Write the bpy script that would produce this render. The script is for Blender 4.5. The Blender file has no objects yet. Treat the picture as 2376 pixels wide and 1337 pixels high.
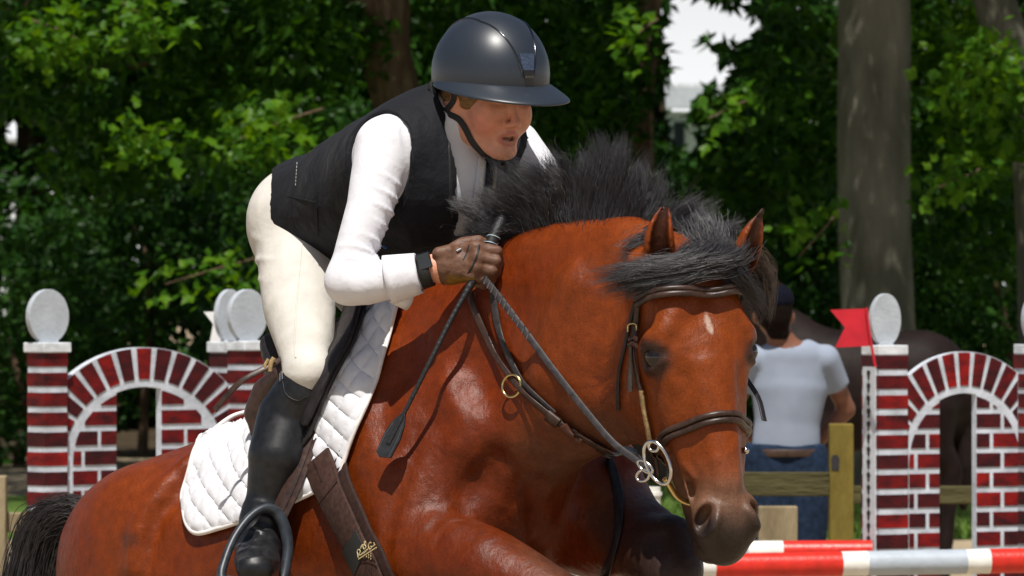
import bpy, math, random
import numpy as np
from mathutils import Vector, Matrix, noise as mnoise
from mathutils.bvhtree import BVHTree

random.seed(7)
RNG = np.random.default_rng(7)
SC = bpy.context.scene
COL = SC.collection

# ---------------------------------------------------------------- camera, sky, sun, exposure
FPX = 12960.0            # focal length in photograph pixels (width 2376)
CAMH = 1.75
Y0 = 12.0
cam = bpy.data.cameras.new('camera')
cam.sensor_width = 36.0
cam.lens = 36.0 * FPX / 2376.0
cam.clip_start = 0.5
cam.clip_end = 3000.0
cam.dof.use_dof = True
cam.dof.focus_distance = 11.9
cam.dof.aperture_fstop = 16.0
cam_ob = bpy.data.objects.new('camera', cam)
cam_ob.location = (0, 0, CAMH)
cam_ob.rotation_euler = (math.pi / 2, 0, 0)
COL.objects.link(cam_ob)
SC.camera = cam_ob

SUN_EL = math.radians(64)
SUN_AZ = math.radians(183)      # compass style: 180 = from the camera side (-Y)
world = bpy.data.worlds.new('World')
SC.world = world
world.use_nodes = True
wn = world.node_tree.nodes
wl = world.node_tree.links
for n in list(wn):
    wn.remove(n)
sky_n = wn.new('ShaderNodeTexSky')
sky_n.sky_type = 'NISHITA'
sky_n.sun_disc = False
sky_n.sun_elevation = SUN_EL
sky_n.sun_rotation = SUN_AZ
sky_n.altitude = 50
sky_n.dust_density = 1.5
bg_n = wn.new('ShaderNodeBackground')
bg_n.inputs[1].default_value = 0.05
out_n = wn.new('ShaderNodeOutputWorld')
# bright broken cloud over the whole sky, closing to white haze at the horizon
tc_n = wn.new('ShaderNodeTexCoord')
sep_n = wn.new('ShaderNodeSeparateXYZ'); wl.new(tc_n.outputs['Generated'], sep_n.inputs[0])
zc_n = wn.new('ShaderNodeMath'); zc_n.operation = 'MAXIMUM'; zc_n.inputs[1].default_value = 0.0; wl.new(sep_n.outputs[2], zc_n.inputs[0])
za_n = wn.new('ShaderNodeMath'); za_n.operation = 'ADD'; za_n.inputs[1].default_value = 0.12; wl.new(zc_n.outputs[0], za_n.inputs[0])
dv_n = wn.new('ShaderNodeVectorMath'); dv_n.operation = 'DIVIDE'; wl.new(tc_n.outputs['Generated'], dv_n.inputs[0])
cb_n = wn.new('ShaderNodeCombineXYZ')
for q in range(3): wl.new(za_n.outputs[0], cb_n.inputs[q])
wl.new(cb_n.outputs[0], dv_n.inputs[1])
no_n = wn.new('ShaderNodeTexNoise'); no_n.inputs['Scale'].default_value = 1.1; no_n.inputs['Detail'].default_value = 6; wl.new(dv_n.outputs[0], no_n.inputs['Vector'])
cr_n = wn.new('ShaderNodeMapRange'); cr_n.interpolation_type = 'SMOOTHSTEP'; cr_n.inputs[1].default_value = .62; cr_n.inputs[2].default_value = .78; wl.new(no_n.outputs['Fac'], cr_n.inputs[0])
hz_n = wn.new('ShaderNodeMapRange'); hz_n.interpolation_type = 'SMOOTHSTEP'; hz_n.inputs[1].default_value = .16; hz_n.inputs[2].default_value = .0; wl.new(zc_n.outputs[0], hz_n.inputs[0])
mx_n = wn.new('ShaderNodeMath'); mx_n.operation = 'MAXIMUM'; wl.new(cr_n.outputs[0], mx_n.inputs[0]); wl.new(hz_n.outputs[0], mx_n.inputs[1])
mix_n = wn.new('ShaderNodeMix'); mix_n.data_type = 'RGBA'
mix_n.inputs[7].default_value = (19.5, 19.7, 20.0, 1)
wl.new(mx_n.outputs[0], mix_n.inputs[0]); wl.new(sky_n.outputs[0], mix_n.inputs[6])
wl.new(mix_n.outputs[2], bg_n.inputs[0])
wl.new(bg_n.outputs[0], out_n.inputs[0])

sun = bpy.data.lights.new('sun', 'SUN')
sun.energy = 5.0
sun.angle = math.radians(0.53)
sun.color = (1.0, 0.955, 0.89)
sun_ob = bpy.data.objects.new('sun', sun)
sun_dir = Vector((math.sin(SUN_AZ) * math.cos(SUN_EL), math.cos(SUN_AZ) * math.cos(SUN_EL), math.sin(SUN_EL)))
sun_ob.rotation_euler = sun_dir.to_track_quat('Z', 'Y').to_euler()
sun_ob.location = (0, 0, 30)
COL.objects.link(sun_ob)

SC.view_settings.view_transform = 'Standard'
SC.view_settings.look = 'None'
SC.view_settings.exposure = 0.12
SC.view_settings.gamma = 1.0
SC.view_settings.use_curve_mapping = False
SC.cycles.max_bounces = 6
SC.cycles.transparent_max_bounces = 8

# ---------------------------------------------------------------- helpers
def P(u, v, d=0.0):
    """photo pixel + depth behind the 12 m plane (in 1/1080 m) -> world point"""
    Y = Y0 + d / 1080.0
    return np.array([(u - 1188.0) * Y / FPX, Y, CAMH - (v - 668.5) * Y / FPX])

def PY(u, v, Y):
    return np.array([(u - 1188.0) * Y / FPX, Y, CAMH - (v - 668.5) * Y / FPX])

def M(d=0.0):
    return (Y0 + d / 1080.0) / FPX        # metres per photo pixel

def nrm(a):
    a = np.asarray(a, float)
    return a / max(np.linalg.norm(a), 1e-12)

def tag(o, label=None, cat=None, group=None, kind=None):
    if label: o['label'] = label
    if cat: o['category'] = cat
    if group: o['group'] = group
    if kind: o['kind'] = kind
    return o

def empty(name, loc=(0, 0, 0), rz=0.0):
    o = bpy.data.objects.new(name, None)
    o.empty_display_size = 0.05
    o.location = loc
    o.rotation_euler = (0, 0, rz)
    COL.objects.link(o)
    return o

def link(name, me, mat=None, parent=None, smooth=True):
    """world-space mesh -> object; children keep their world place"""
    o = bpy.data.objects.new(name, me)
    if mat is not None:
        for m_ in (mat if isinstance(mat, (list, tuple)) else [mat]):
            me.materials.append(m_)
    COL.objects.link(o)
    if parent is not None:
        o.parent = parent
        o.matrix_parent_inverse = world_mat(parent).inverted()
    me.polygons.foreach_set('use_smooth', np.full(len(me.polygons), bool(smooth)))
    return o

def world_mat(o):
    m = Matrix.LocRotScale(o.location, o.rotation_euler, o.scale)
    if o.parent is not None:
        m = world_mat(o.parent) @ o.matrix_parent_inverse @ m
    return m

def mesh_np(name, V, F, cols=None):
    """V (n,3); F list of arrays (tri / quad) or one array"""
    me = bpy.data.meshes.new(name)
    V = np.ascontiguousarray(V, np.float32)
    if not isinstance(F, (list, tuple)):
        F = [F]
    F = [np.asarray(f, np.int32) for f in F if len(f)]
    me.vertices.add(len(V))
    me.vertices.foreach_set('co', V.ravel())
    loops = np.concatenate([f.ravel() for f in F])
    tot = np.concatenate([np.full(len(f), f.shape[1], np.int32) for f in F])
    st = np.concatenate([[0], np.cumsum(tot)[:-1]]).astype(np.int32)
    me.loops.add(len(loops))
    me.loops.foreach_set('vertex_index', loops)
    me.polygons.add(len(tot))
    me.polygons.foreach_set('loop_start', st)
    me.polygons.foreach_set('loop_total', tot)
    me.update(calc_edges=True)
    me.validate()
    if cols is not None:
        a = me.color_attributes.new('Col', 'FLOAT_COLOR', 'POINT')
        c = np.ones((len(V), 4), np.float32)
        c[:, :3] = cols
        a.data.foreach_set('color', c.ravel())
    return me

class MB:
    """collects pieces into one mesh"""
    def __init__(s):
        s.v = []; s.f = {}; s.n = 0
    def add(s, V, F):
        V = np.asarray(V, float)
        F = np.asarray(F, int)
        s.v.append(V)
        s.f.setdefault(F.shape[1], []).append(F + s.n)
        s.n += len(V)
        return s
    def mesh(s, name):
        return mesh_np(name, np.concatenate(s.v), [np.concatenate(x) for x in s.f.values()])
    def build(s, name, mat, parent=None, smooth=True):
        return link(name, s.mesh(name), mat, parent, smooth)

def box_vf(c, hx, hy, hz, R=None):
    s = np.array([[x, y, z] for z in (-1, 1) for y in (-1, 1) for x in (-1, 1)], float) * [hx, hy, hz]
    if R is not None:
        s = s @ np.asarray(R)
    F = [[0, 2, 3, 1], [4, 5, 7, 6], [0, 1, 5, 4], [2, 6, 7, 3], [0, 4, 6, 2], [1, 3, 7, 5]]
    return s + np.asarray(c), np.array(F)

def bevel(o, w, seg=2):
    m = o.modifiers.new('bevel', 'BEVEL'); m.width = w; m.segments = seg; m.limit_method = 'ANGLE'
    m.harden_normals = False
    return o

def prism_vf(poly, z0, z1, fr):
    """poly (n,2) in frame fr=(origin, ax, ay, az) extruded along az from z0 to z1; fan caps split in tris"""
    o, ax, ay, az = [np.asarray(x, float) for x in fr]
    poly = np.asarray(poly, float)
    n = len(poly)
    a = 0.5 * np.sum(poly[:, 0] * np.roll(poly[:, 1], -1) - np.roll(poly[:, 0], -1) * poly[:, 1])
    if a < 0:
        poly = poly[::-1]
    B = o + poly[:, :1] * ax + poly[:, 1:] * ay
    V = np.concatenate([B + z0 * az, B + z1 * az])
    q = np.array([[i, (i + 1) % n, n + (i + 1) % n, n + i] for i in range(n)])
    return V, q, n

def prism(name, poly, z0, z1, fr, mat, parent=None, bev=0.0):
    import bmesh
    V, q, n = prism_vf(poly, z0, z1, fr)
    bm = bmesh.new()
    vs = [bm.verts.new(v) for v in V]
    bm.faces.new(vs[:n][::-1]); bm.faces.new(vs[n:])
    for f in q:
        bm.faces.new([vs[i] for i in f])
    bmesh.ops.recalc_face_normals(bm, faces=bm.faces)
    if bev > 0:
        bmesh.ops.bevel(bm, geom=list(bm.edges), offset=bev, segments=2, affect='EDGES', profile=0.5)
    me = bpy.data.meshes.new(name)
    bm.to_mesh(me); bm.free()
    return link(name, me, mat, parent, smooth=False)

def catmull(pts, n):
    pts = np.asarray(pts, float)
    if len(pts) == 2:
        t = np.linspace(0, 1, n)[:, None]
        return pts[0] * (1 - t) + pts[1] * t
    q = np.concatenate([[2 * pts[0] - pts[1]], pts, [2 * pts[-1] - pts[-2]]])
    seg = np.linalg.norm(np.diff(pts[:, :3], axis=0), axis=1) + 1e-9
    cum = np.concatenate([[0], np.cumsum(seg)])
    s = np.linspace(0, cum[-1], n)
    i = np.clip(np.searchsorted(cum, s, 'right') - 1, 0, len(pts) - 2)
    t = ((s - cum[i]) / seg[i])[:, None]
    a, b, c, d = q[i], q[i + 1], q[i + 2], q[i + 3]
    return 0.5 * ((2 * b) + (c - a) * t + (2 * a - 5 * b + 4 * c - d) * t ** 2 + (3 * b - a - 3 * c + d) * t ** 3)

def frames(C, N=None, closed=False):
    C = np.asarray(C, float)
    if closed:
        T = np.roll(C, -1, 0) - np.roll(C, 1, 0)
    else:
        T = np.gradient(C, axis=0)
    T /= np.linalg.norm(T, axis=1, keepdims=True) + 1e-12
    if N is None:
        n = np.cross(T[0], [0.13, 0.29, 0.95]); n = nrm(n)
        out = []
        for t in T:
            n = nrm(n - np.dot(n, t) * t)
            out.append(n)
        N = np.array(out)
    else:
        N = np.asarray(N, float)
        if N.ndim == 1:
            N = np.repeat(N[None], len(C), 0)
        N = N - np.sum(N * T, 1, keepdims=True) * T
        N /= np.linalg.norm(N, axis=1, keepdims=True) + 1e-12
    B = np.cross(T, N)
    return T, N, B

def sweep_vf(C, prof, N=None, closed=False, scale=None):
    """prof (m,2): (along B, along N). -> verts, quads (+ cap)"""
    T, N, B = frames(C, N, closed)
    prof = np.asarray(prof, float)
    m, n = len(prof), len(C)
    if scale is None:
        scale = np.ones((n, 2))
    scale = np.asarray(scale, float)
    if scale.ndim == 1:
        scale = np.stack([scale, scale], 1)
    V = C[:, None, :] + prof[None, :, :1] * scale[:, None, :1] * B[:, None, :] + prof[None, :, 1:] * scale[:, None, 1:] * N[:, None, :]
    V = V.reshape(-1, 3)
    k = n if closed else n - 1
    i = np.arange(k)[:, None]; j = np.arange(m)[None, :]
    i2 = (i + 1) % n; j2 = (j + 1) % m
    Q = np.stack([i * m + j, i * m + j2, i2 * m + j2, i2 * m + j], -1).reshape(-1, 4)
    return V, Q

def circ(m, r=1.0):
    a = np.linspace(0, 2 * np.pi, m, endpoint=False)
    return np.stack([np.cos(a), np.sin(a)], 1) * r

def strap_prof(w, t):
    h = w / 2; e = min(t * 0.45, w * 0.2)
    return np.array([[-h, -t / 2 + e * .6], [-h + e, -t / 2], [h - e, -t / 2], [h, -t / 2 + e * .6], [h, t / 2 - e * .6], [h - e, t / 2], [-h + e, t / 2], [-h, t / 2 - e * .6]])

def sweep(name, C, prof, mat, parent=None, N=None, closed=False, scale=None, mb=None):
    V, Q = sweep_vf(C, prof, N, closed, scale)
    b = mb or MB()
    b.add(V, Q)
    if not closed:
        m = len(prof)
        n = len(C)
        # caps as tri fans round a centre vertex
        for base, flip in ((0, True), ((n - 1) * m, False)):
            ring = V[base:base + m]
            c = ring.mean(0)
            VV = np.concatenate([ring, [c]])
            F = np.array([[j, (j + 1) % m, m] for j in range(m)])
            if flip: F = F[:, ::-1]
            b.add(VV, F)
    if mb is not None:
        return None
    return b.build(name, mat, parent)

def tube(name, pts, r, mat, parent=None, n=24, sides=8, closed=False, mb=None, raw=False):
    C = np.asarray(pts, float) if raw else catmull(pts, n)
    rr = np.interp(np.linspace(0, 1, len(C)), np.linspace(0, 1, len(np.atleast_1d(r))), np.atleast_1d(r))
    return sweep(name, C, circ(sides), mat, parent, None, closed, rr, mb)

# ---------------------------------------------------------------- signed distance fields -> meshes
class Field:
    def __init__(s, xs, ys, zs, init=0.07):
        s.xs, s.ys, s.zs = [np.asarray(a, np.float32) for a in (xs, ys, zs)]
        s.init = init
        s.f = np.full((len(xs), len(ys), len(zs)), init, np.float32)
    def sub(s, lo, hi):
        r = []
        for a, l, h in zip((s.xs, s.ys, s.zs), lo, hi):
            i = int(np.searchsorted(a, l)); j = int(np.searchsorted(a, h))
            r.append(slice(i, j))
        if any(q.stop - q.start < 1 for q in r):
            return None, None
        G = np.stack(np.meshgrid(s.xs[r[0]], s.ys[r[1]], s.zs[r[2]], indexing='ij'), -1)
        return tuple(r), G
    def comb(s, r, d, k, mode):
        a = s.f[r]
        if mode == 'add':
            if k > 0:
                h = np.maximum(k - np.abs(a - d), 0) / k
                s.f[r] = np.minimum(a, d) - h * h * k * 0.25
            else:
                s.f[r] = np.minimum(a, d)
        elif mode == 'sub':
            d = -d
            if k > 0:
                h = np.maximum(k - np.abs(a - d), 0) / k
                s.f[r] = np.maximum(a, d) + h * h * k * 0.25
            else:
                s.f[r] = np.maximum(a, d)
    def ell(s, c, R, rad, k=0.03, mode='add'):
        """R rows = axes, rad = radii"""
        c = np.asarray(c, float); R = np.asarray(R, float); rad = np.asarray(rad, float)
        ext = np.sqrt(((R * rad[:, None]) ** 2).sum(0)) + s.init + k
        r, G = s.sub(c - ext, c + ext)
        if r is None: return s
        q = (G - c.astype(np.float32)) @ R.T.astype(np.float32)
        k0 = np.sqrt(((q / rad.astype(np.float32)) ** 2).sum(-1))
        k1 = np.sqrt(((q / (rad ** 2).astype(np.float32)) ** 2).sum(-1))
        d = k0 * (k0 - 1) / np.maximum(k1, 1e-6)
        s.comb(r, d, k, mode)
        return s
    def sph(s, c, rad, k=0.02, mode='add'):
        return s.ell(c, np.eye(3), (rad, rad, rad), k, mode)
    def etube(s, pts, ra, rb=None, ax=None, k=0.03, mode='add'):
        """chain of segments; radius ra along the in-plane direction, rb along axis ax"""
        pts = np.asarray(pts, float); n = len(pts)
        ra = np.broadcast_to(np.asarray(ra, float), (n,))
        rb = ra if rb is None else np.broadcast_to(np.asarray(rb, float), (n,))
        if ax is None: ax = np.array([0, 0, 1.0])
        ax = np.asarray(ax, float)
        if ax.ndim == 1: ax = np.repeat(ax[None], n, 0)
        big = max(ra.max(), rb.max())
        lo = pts.min(0) - big - s.init - k; hi = pts.max(0) + big + s.init + k
        r, G = s.sub(lo, hi)
        if r is None: return s
        D = np.full(G.shape[:3], 9.0, np.float32)
        for i in range(n - 1):
            a, b = pts[i], pts[i + 1]
            ab = b - a; L2 = float(ab @ ab)
            pa = G - a.astype(np.float32)
            t = np.clip((pa @ ab.astype(np.float32)) / L2, 0, 1)
            w = pa - t[..., None] * ab.astype(np.float32)
            A = ra[i] + (ra[i + 1] - ra[i]) * t
            if ra is rb:
                d = np.sqrt((w ** 2).sum(-1)) - A
            else:
                B = rb[i] + (rb[i + 1] - rb[i]) * t
                axi = nrm(ax[i] + ax[i + 1]).astype(np.float32)
                wn_ = w @ axi
                wr2 = np.maximum((w ** 2).sum(-1) - wn_ ** 2, 0)
                k0 = np.sqrt(wr2 / A ** 2 + wn_ ** 2 / B ** 2)
                k1 = np.sqrt(wr2 / A ** 4 + wn_ ** 2 / B ** 4)
                d = k0 * (k0 - 1) / np.maximum(k1, 1e-6)
                d = np.where(k0 < 1e-4, -np.minimum(A, B), d)
            D = np.minimum(D, d)
        s.comb(r, D, k, mode)
        return s
    def cut(s, p, n):
        """keep the side n points away from"""
        p = np.asarray(p, np.float32); n = nrm(n).astype(np.float32)
        d = ((s.xs - p[0]) * n[0])[:, None, None] + ((s.ys - p[1]) * n[1])[None, :, None] + ((s.zs - p[2]) * n[2])[None, None, :]
        s.f = np.maximum(s.f, d)
        return s
    def net(s):
        f = s.f
        neg = f < 0
        nx, ny, nz = f.shape
        cnt = np.zeros((nx - 1, ny - 1, nz - 1), np.int8)
        for dx in (0, 1):
            for dy in (0, 1):
                for dz in (0, 1):
                    cnt += neg[dx:nx - 1 + dx, dy:ny - 1 + dy, dz:nz - 1 + dz]
        act = (cnt > 0) & (cnt < 8)
        I = np.argwhere(act)
        idm = np.full(act.shape, -1, np.int32)
        idm[act] = np.arange(len(I), dtype=np.int32)
        acc = np.zeros((len(I), 3)); w = np.zeros(len(I))
        ax = (s.xs.astype(float), s.ys.astype(float), s.zs.astype(float))
        i, j, k = I.T
        corner = {}
        for dx in (0, 1):
            for dy in (0, 1):
                for dz in (0, 1):
                    corner[(dx, dy, dz)] = f[i + dx, j + dy, k + dz].astype(float)
        for c0 in corner:
            for a in range(3):
                if c0[a] == 0:
                    c1 = list(c0); c1[a] = 1; c1 = tuple(c1)
                    v0, v1 = corner[c0], corner[c1]
                    cr = (v0 < 0) != (v1 < 0)
                    t = np.where(cr, v0 / np.where(cr, v0 - v1, 1), 0)
                    p0 = np.stack([ax[q][I[:, q] + c0[q]] for q in range(3)], 1)
                    p1 = np.stack([ax[q][I[:, q] + c1[q]] for q in range(3)], 1)
                    acc += np.where(cr[:, None], p0 + (p1 - p0) * t[:, None], 0)
                    w += cr
        V = acc / w[:, None]
        Q = []
        for a in range(3):
            sl0 = [slice(1, None)] * 3
            b, c = (a + 1) % 3, (a + 2) % 3
            # edges along a with interior b, c
            sh = f.shape
            r0 = [None] * 3; r1 = [None] * 3
            r0[a] = slice(0, sh[a] - 1); r1[a] = slice(1, sh[a])
            for q in (b, c):
                r0[q] = slice(1, sh[q] - 1); r1[q] = slice(1, sh[q] - 1)
            n0 = neg[tuple(r0)]; n1 = neg[tuple(r1)]
            e = np.argwhere(n0 != n1)
            if not len(e): continue
            s0 = n0[tuple(e.T)]
            base = e.copy()
            base[:, b] += 1; base[:, c] += 1
            def cell(ob, oc):
                g = base.copy(); g[:, b] -= ob; g[:, c] -= oc
                return idm[tuple(g.T)]
            q4 = np.stack([cell(1, 1), cell(0, 1), cell(0, 0), cell(1, 0)], 1)
            q4[~s0] = q4[~s0][:, ::-1]
            Q.append(q4)
        return V, np.concatenate(Q)

def relax(V, Q, it=2, lam=0.5):
    V = V.copy()
    e = np.concatenate([Q[:, [0, 1]], Q[:, [1, 2]], Q[:, [2, 3]], Q[:, [3, 0]]])
    e = np.concatenate([e, e[:, ::-1]])
    n = len(V)
    deg = np.bincount(e[:, 0], minlength=n)
    for _ in range(it):
        S = np.stack([np.bincount(e[:, 0], V[e[:, 1], q], minlength=n) for q in range(3)], 1)
        V += lam * (S / np.maximum(deg, 1)[:, None] - V)
    return V

def vnormals(V, Q):
    a = V[Q[:, 2]] - V[Q[:, 0]]; b = V[Q[:, 3]] - V[Q[:, 1]]
    n = np.cross(a, b)
    N = np.zeros_like(V)
    for q in range(4):
        for c in range(3):
            N[:, c] += np.bincount(Q[:, q], n[:, c], minlength=len(V))
    return N / (np.linalg.norm(N, axis=1, keepdims=True) + 1e-12)

def grid(lo, hi, h):
    return [np.arange(l, h_ + h, h) for l, h_ in zip(lo, hi)]

def ngrid(br, steps):
    """non-uniform axis: breakpoints + step between each pair"""
    out = []
    for a, b, h in zip(br[:-1], br[1:], steps):
        n = max(2, int(round((b - a) / h)))
        out.append(np.linspace(a, b, n, endpoint=False))
    out.append([br[-1]])
    return np.concatenate(out)

def fbm(Pn, scale, octs=3, seed=0):
    """cheap smooth pseudo noise from rotated sines (vectorised)"""
    rg = np.random.default_rng(seed)
    out = np.zeros(len(Pn)); amp = 1.0; tot = 0
    for o in range(octs):
        for _ in range(4):
            d = nrm(rg.normal(size=3)); ph = rg.uniform(0, 6.28); f = scale * (2 ** o) * rg.uniform(.7, 1.3)
            out += amp * np.sin(Pn @ d * f + ph + 1.7 * np.sin(Pn @ nrm(rg.normal(size=3)) * f * .6 + ph * 2))
        tot += amp * 2.0; amp *= 0.5
    return out / tot

# ---------------------------------------------------------------- materials
def new_mat(name):
    m = bpy.data.materials.new(name); m.use_nodes = True
    return m, m.node_tree.nodes, m.node_tree.links, m.node_tree.nodes['Principled BSDF']

def mat(name, col, rough=0.6, var=0.12, vscale=30, bump=0.0, bscale=200, spec=0.5, metal=0.0, stretch=(1, 1, 1), sheen=0.0, coat=0.0, bump2=None, col2=None, attr=False, coatr=0.2, rvar=0.0, grain=0.0, gscale=350):
    m, N, L, b = new_mat(name)
    tc = N.new('ShaderNodeTexCoord')
    mp = N.new('ShaderNodeMapping'); mp.inputs['Scale'].default_value = stretch
    L.new(tc.outputs['Object'], mp.inputs[0])
    nz = N.new('ShaderNodeTexNoise'); nz.inputs['Scale'].default_value = vscale; nz.inputs['Detail'].default_value = 5
    L.new(mp.outputs[0], nz.inputs['Vector'])
    mix = N.new('ShaderNodeMix'); mix.data_type = 'RGBA'
    c = np.array(col)
    c2 = np.array(col2) if col2 is not None else c * (1 - 2.2 * var)
    c1 = c if col2 is not None else np.clip(c * (1 + 2.2 * var), 0, 1)
    mix.inputs[6].default_value = (*c2, 1); mix.inputs[7].default_value = (*c1, 1)
    rp = N.new('ShaderNodeMapRange'); rp.inputs[1].default_value = .3; rp.inputs[2].default_value = .7
    L.new(nz.outputs['Fac'], rp.inputs[0])
    L.new(rp.outputs[0], mix.inputs[0])
    outc = mix.outputs[2]
    if attr:
        va = N.new('ShaderNodeVertexColor'); va.layer_name = 'Col'
        mul = N.new('ShaderNodeMix'); mul.data_type = 'RGBA'; mul.blend_type = 'MULTIPLY'; mul.inputs[0].default_value = 1
        L.new(va.outputs[0], mul.inputs[6]); L.new(outc, mul.inputs[7]); outc = mul.outputs[2]
    if grain:
        g1 = N.new('ShaderNodeTexNoise'); g1.inputs['Scale'].default_value = gscale; g1.inputs['Detail'].default_value = 2
        L.new(tc.outputs['Object'], g1.inputs['Vector'])
        gr = N.new('ShaderNodeMapRange'); gr.inputs[1].default_value = .3; gr.inputs[2].default_value = .7; gr.inputs[3].default_value = 1 - grain; gr.inputs[4].default_value = 1 + grain
        L.new(g1.outputs['Fac'], gr.inputs[0])
        gm = N.new('ShaderNodeVectorMath'); gm.operation = 'SCALE'
        L.new(outc, gm.inputs[0]); L.new(gr.outputs[0], gm.inputs['Scale']); outc = gm.outputs[0]
    L.new(outc, b.inputs['Base Color'])
    b.inputs['Roughness'].default_value = rough
    if rvar:
        rr = N.new('ShaderNodeMapRange'); rr.inputs[3].default_value = rough - rvar; rr.inputs[4].default_value = rough + rvar
        n3 = N.new('ShaderNodeTexNoise'); n3.inputs['Scale'].default_value = vscale * 1.7; L.new(mp.outputs[0], n3.inputs['Vector'])
        rr.inputs[1].default_value = .3; rr.inputs[2].default_value = .7
        L.new(n3.outputs['Fac'], rr.inputs[0]); L.new(rr.outputs[0], b.inputs['Roughness'])
    b.inputs['Specular IOR Level'].default_value = spec
    b.inputs['Metallic'].default_value = metal
    b.inputs['Sheen Weight'].default_value = sheen
    b.inputs['Coat Weight'].default_value = coat
    b.inputs['Coat Roughness'].default_value = coatr
    prev = None
    for bb in ([(bump, bscale, stretch)] if bump else []) + (bump2 or []):
        st, sc_, str_ = bb
        m2 = N.new('ShaderNodeMapping'); m2.inputs['Scale'].default_value = str_; L.new(tc.outputs['Object'], m2.inputs[0])
        n2 = N.new('ShaderNodeTexNoise'); n2.inputs['Scale'].default_value = sc_; n2.inputs['Detail'].default_value = 4
        L.new(m2.outputs[0], n2.inputs['Vector'])
        bp = N.new('ShaderNodeBump'); bp.inputs['Strength'].default_value = st; bp.inputs['Distance'].default_value = 1.0 / sc_
        L.new(n2.outputs['Fac'], bp.inputs['Height'])
        if prev is not None: L.new(prev, bp.inputs['Normal'])
        prev = bp.outputs[0]
    if prev is not None:
        L.new(prev, b.inputs['Normal'])
    return m
# ================================================================ GROUND, SKY SIDE
def sheet_flat(name, x0, x1, y0, y1, z, m, nx=2, ny=2, amp=0.0):
    X, Y_ = np.meshgrid(np.linspace(x0, x1, nx), np.linspace(y0, y1, ny), indexing='ij')
    V = np.stack([X.ravel(), Y_.ravel(), np.full(X.size, z)], 1)
    if amp: V[:, 2] += amp * fbm(V, 1.1, 3, 77)
    i, j = np.meshgrid(np.arange(nx - 1), np.arange(ny - 1), indexing='ij')
    a = (i * ny + j).ravel()
    Q = np.stack([a, a + ny, a + ny + 1, a + 1], 1)
    return link(name, mesh_np(name, V, Q), m)
sand_m = mat('arena_sand', (.36, .285, .19), rough=.95, var=.10, vscale=3, bump=.5, bscale=30, spec=.1, bump2=[(.4, 200, (1, 1, 1))])
soil_m = mat('woodland_soil', (.055, .040, .024), rough=.95, var=.25, vscale=2, bump=.6, bscale=14, spec=.1)
turf_m = mat('turf', (.10, .165, .030), rough=.9, var=.25, vscale=2.5, bump=.6, bscale=40, spec=.15, col2=(.055, .10, .018))
tag(sheet_flat('ground', -600, 600, -60, 1500, 0.0, sand_m, 3, 3), kind='structure')
tag(sheet_flat('grass_strip', -60, 60, 38.8, 47.0, .004, turf_m), kind='structure')
tag(sheet_flat('woodland_floor', -60, 60, 57.5, 100, .006, soil_m), kind='structure')
tag(sheet_flat('far_grass', -80, 80, 100.2, 150, .004, turf_m), kind='structure')
# grass blades over the nearer strip (in view beside the posts)
def blades(n, x0, x1, y0, y1, h, seed):
    rg = np.random.default_rng(seed)
    p = np.stack([rg.uniform(x0, x1, n), rg.uniform(y0, y1, n), np.zeros(n)], 1)
    a = rg.uniform(0, 6.28, n); hh = h * rg.uniform(.4, 1.3, n); w = rg.uniform(.006, .012, n)
    s = np.stack([np.cos(a), np.sin(a), np.zeros(n)], 1) * w[:, None]
    lean = np.stack([rg.normal(0, .35, n), rg.normal(0, .35, n), np.ones(n)], 1)
    V = np.stack([p - s, p + s, p + lean * (hh * .6)[:, None] + s * .6, p + lean * (hh * .6)[:, None] - s * .6, p + lean * hh[:, None] + np.stack([lean[:, 0], lean[:, 1], 0 * a], 1) * (hh * .5)[:, None]], 1)
    i = np.arange(n)[:, None] * 5
    return V.reshape(-1, 3), np.concatenate([i + [0, 1, 2, 3]]), np.concatenate([i + [3, 2, 4]])
gblade_m = mat('grass_blade', (.115, .20, .030), rough=.6, var=.3, vscale=6, spec=.2, col2=(.07, .12, .02))
V_, Q_, T_ = blades(26000, 1.1, 4.4, 38.9, 47.0, .13, 81)
tag(link('grass', mesh_np('grass', V_, [Q_, T_]), gblade_m, smooth=False), kind='stuff')

# white house beyond the trees
wall_m = mat('white_clapboard', (.80, .80, .80), rough=.7, var=.02, vscale=4, bump=.2, bscale=30)
trim_m = mat('shaded_white_trim', (.50, .53, .56), rough=.6, var=.03, vscale=8)  # white trim painted grey, the porch shade is in its colour
pane_m = mat('window_glass', (.03, .04, .05), rough=.08, var=.1, spec=.8)
shing_m = mat('pale_shingle', (.50, .50, .50), rough=.85, var=.12, vscale=6, bump=.4, bscale=40)
house = empty('house', (4.0, 118.0, 0)); tag(house, 'white clapboard house with a columned porch behind the trees', 'house')
def bx(name, x0, x1, y0, y1, z0, z1, m, parent, bev=0.0):
    V_, F_ = box_vf([(x0 + x1) / 2, (y0 + y1) / 2, (z0 + z1) / 2], abs(x1 - x0) / 2, abs(y1 - y0) / 2, abs(z1 - z0) / 2)
    b = MB(); b.add(V_, F_); o = b.build(name, m, parent, smooth=False)
    if bev: bevel(o, bev)
    return o
hx = lambda u: (u - 1188) * 116 / FPX
hz = lambda v: CAMH - (v - 668.5) * 116 / FPX
bx('wall', hx(1490), hx(1800), 118, 126, 0, hz(252), wall_m, house)
bx('roof', hx(1470), hx(1820), 115.6, 126.5, hz(203), hz(196), shing_m, house)
bx('fascia', hx(1468), hx(1822), 115.4, 115.9, hz(252), hz(203.5), trim_m, house)
for u in (1545, 1640, 1735):
    bx('column', hx(u - 13), hx(u + 13), 115.9, 116.2, 0, hz(253), trim_m, house)
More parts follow.
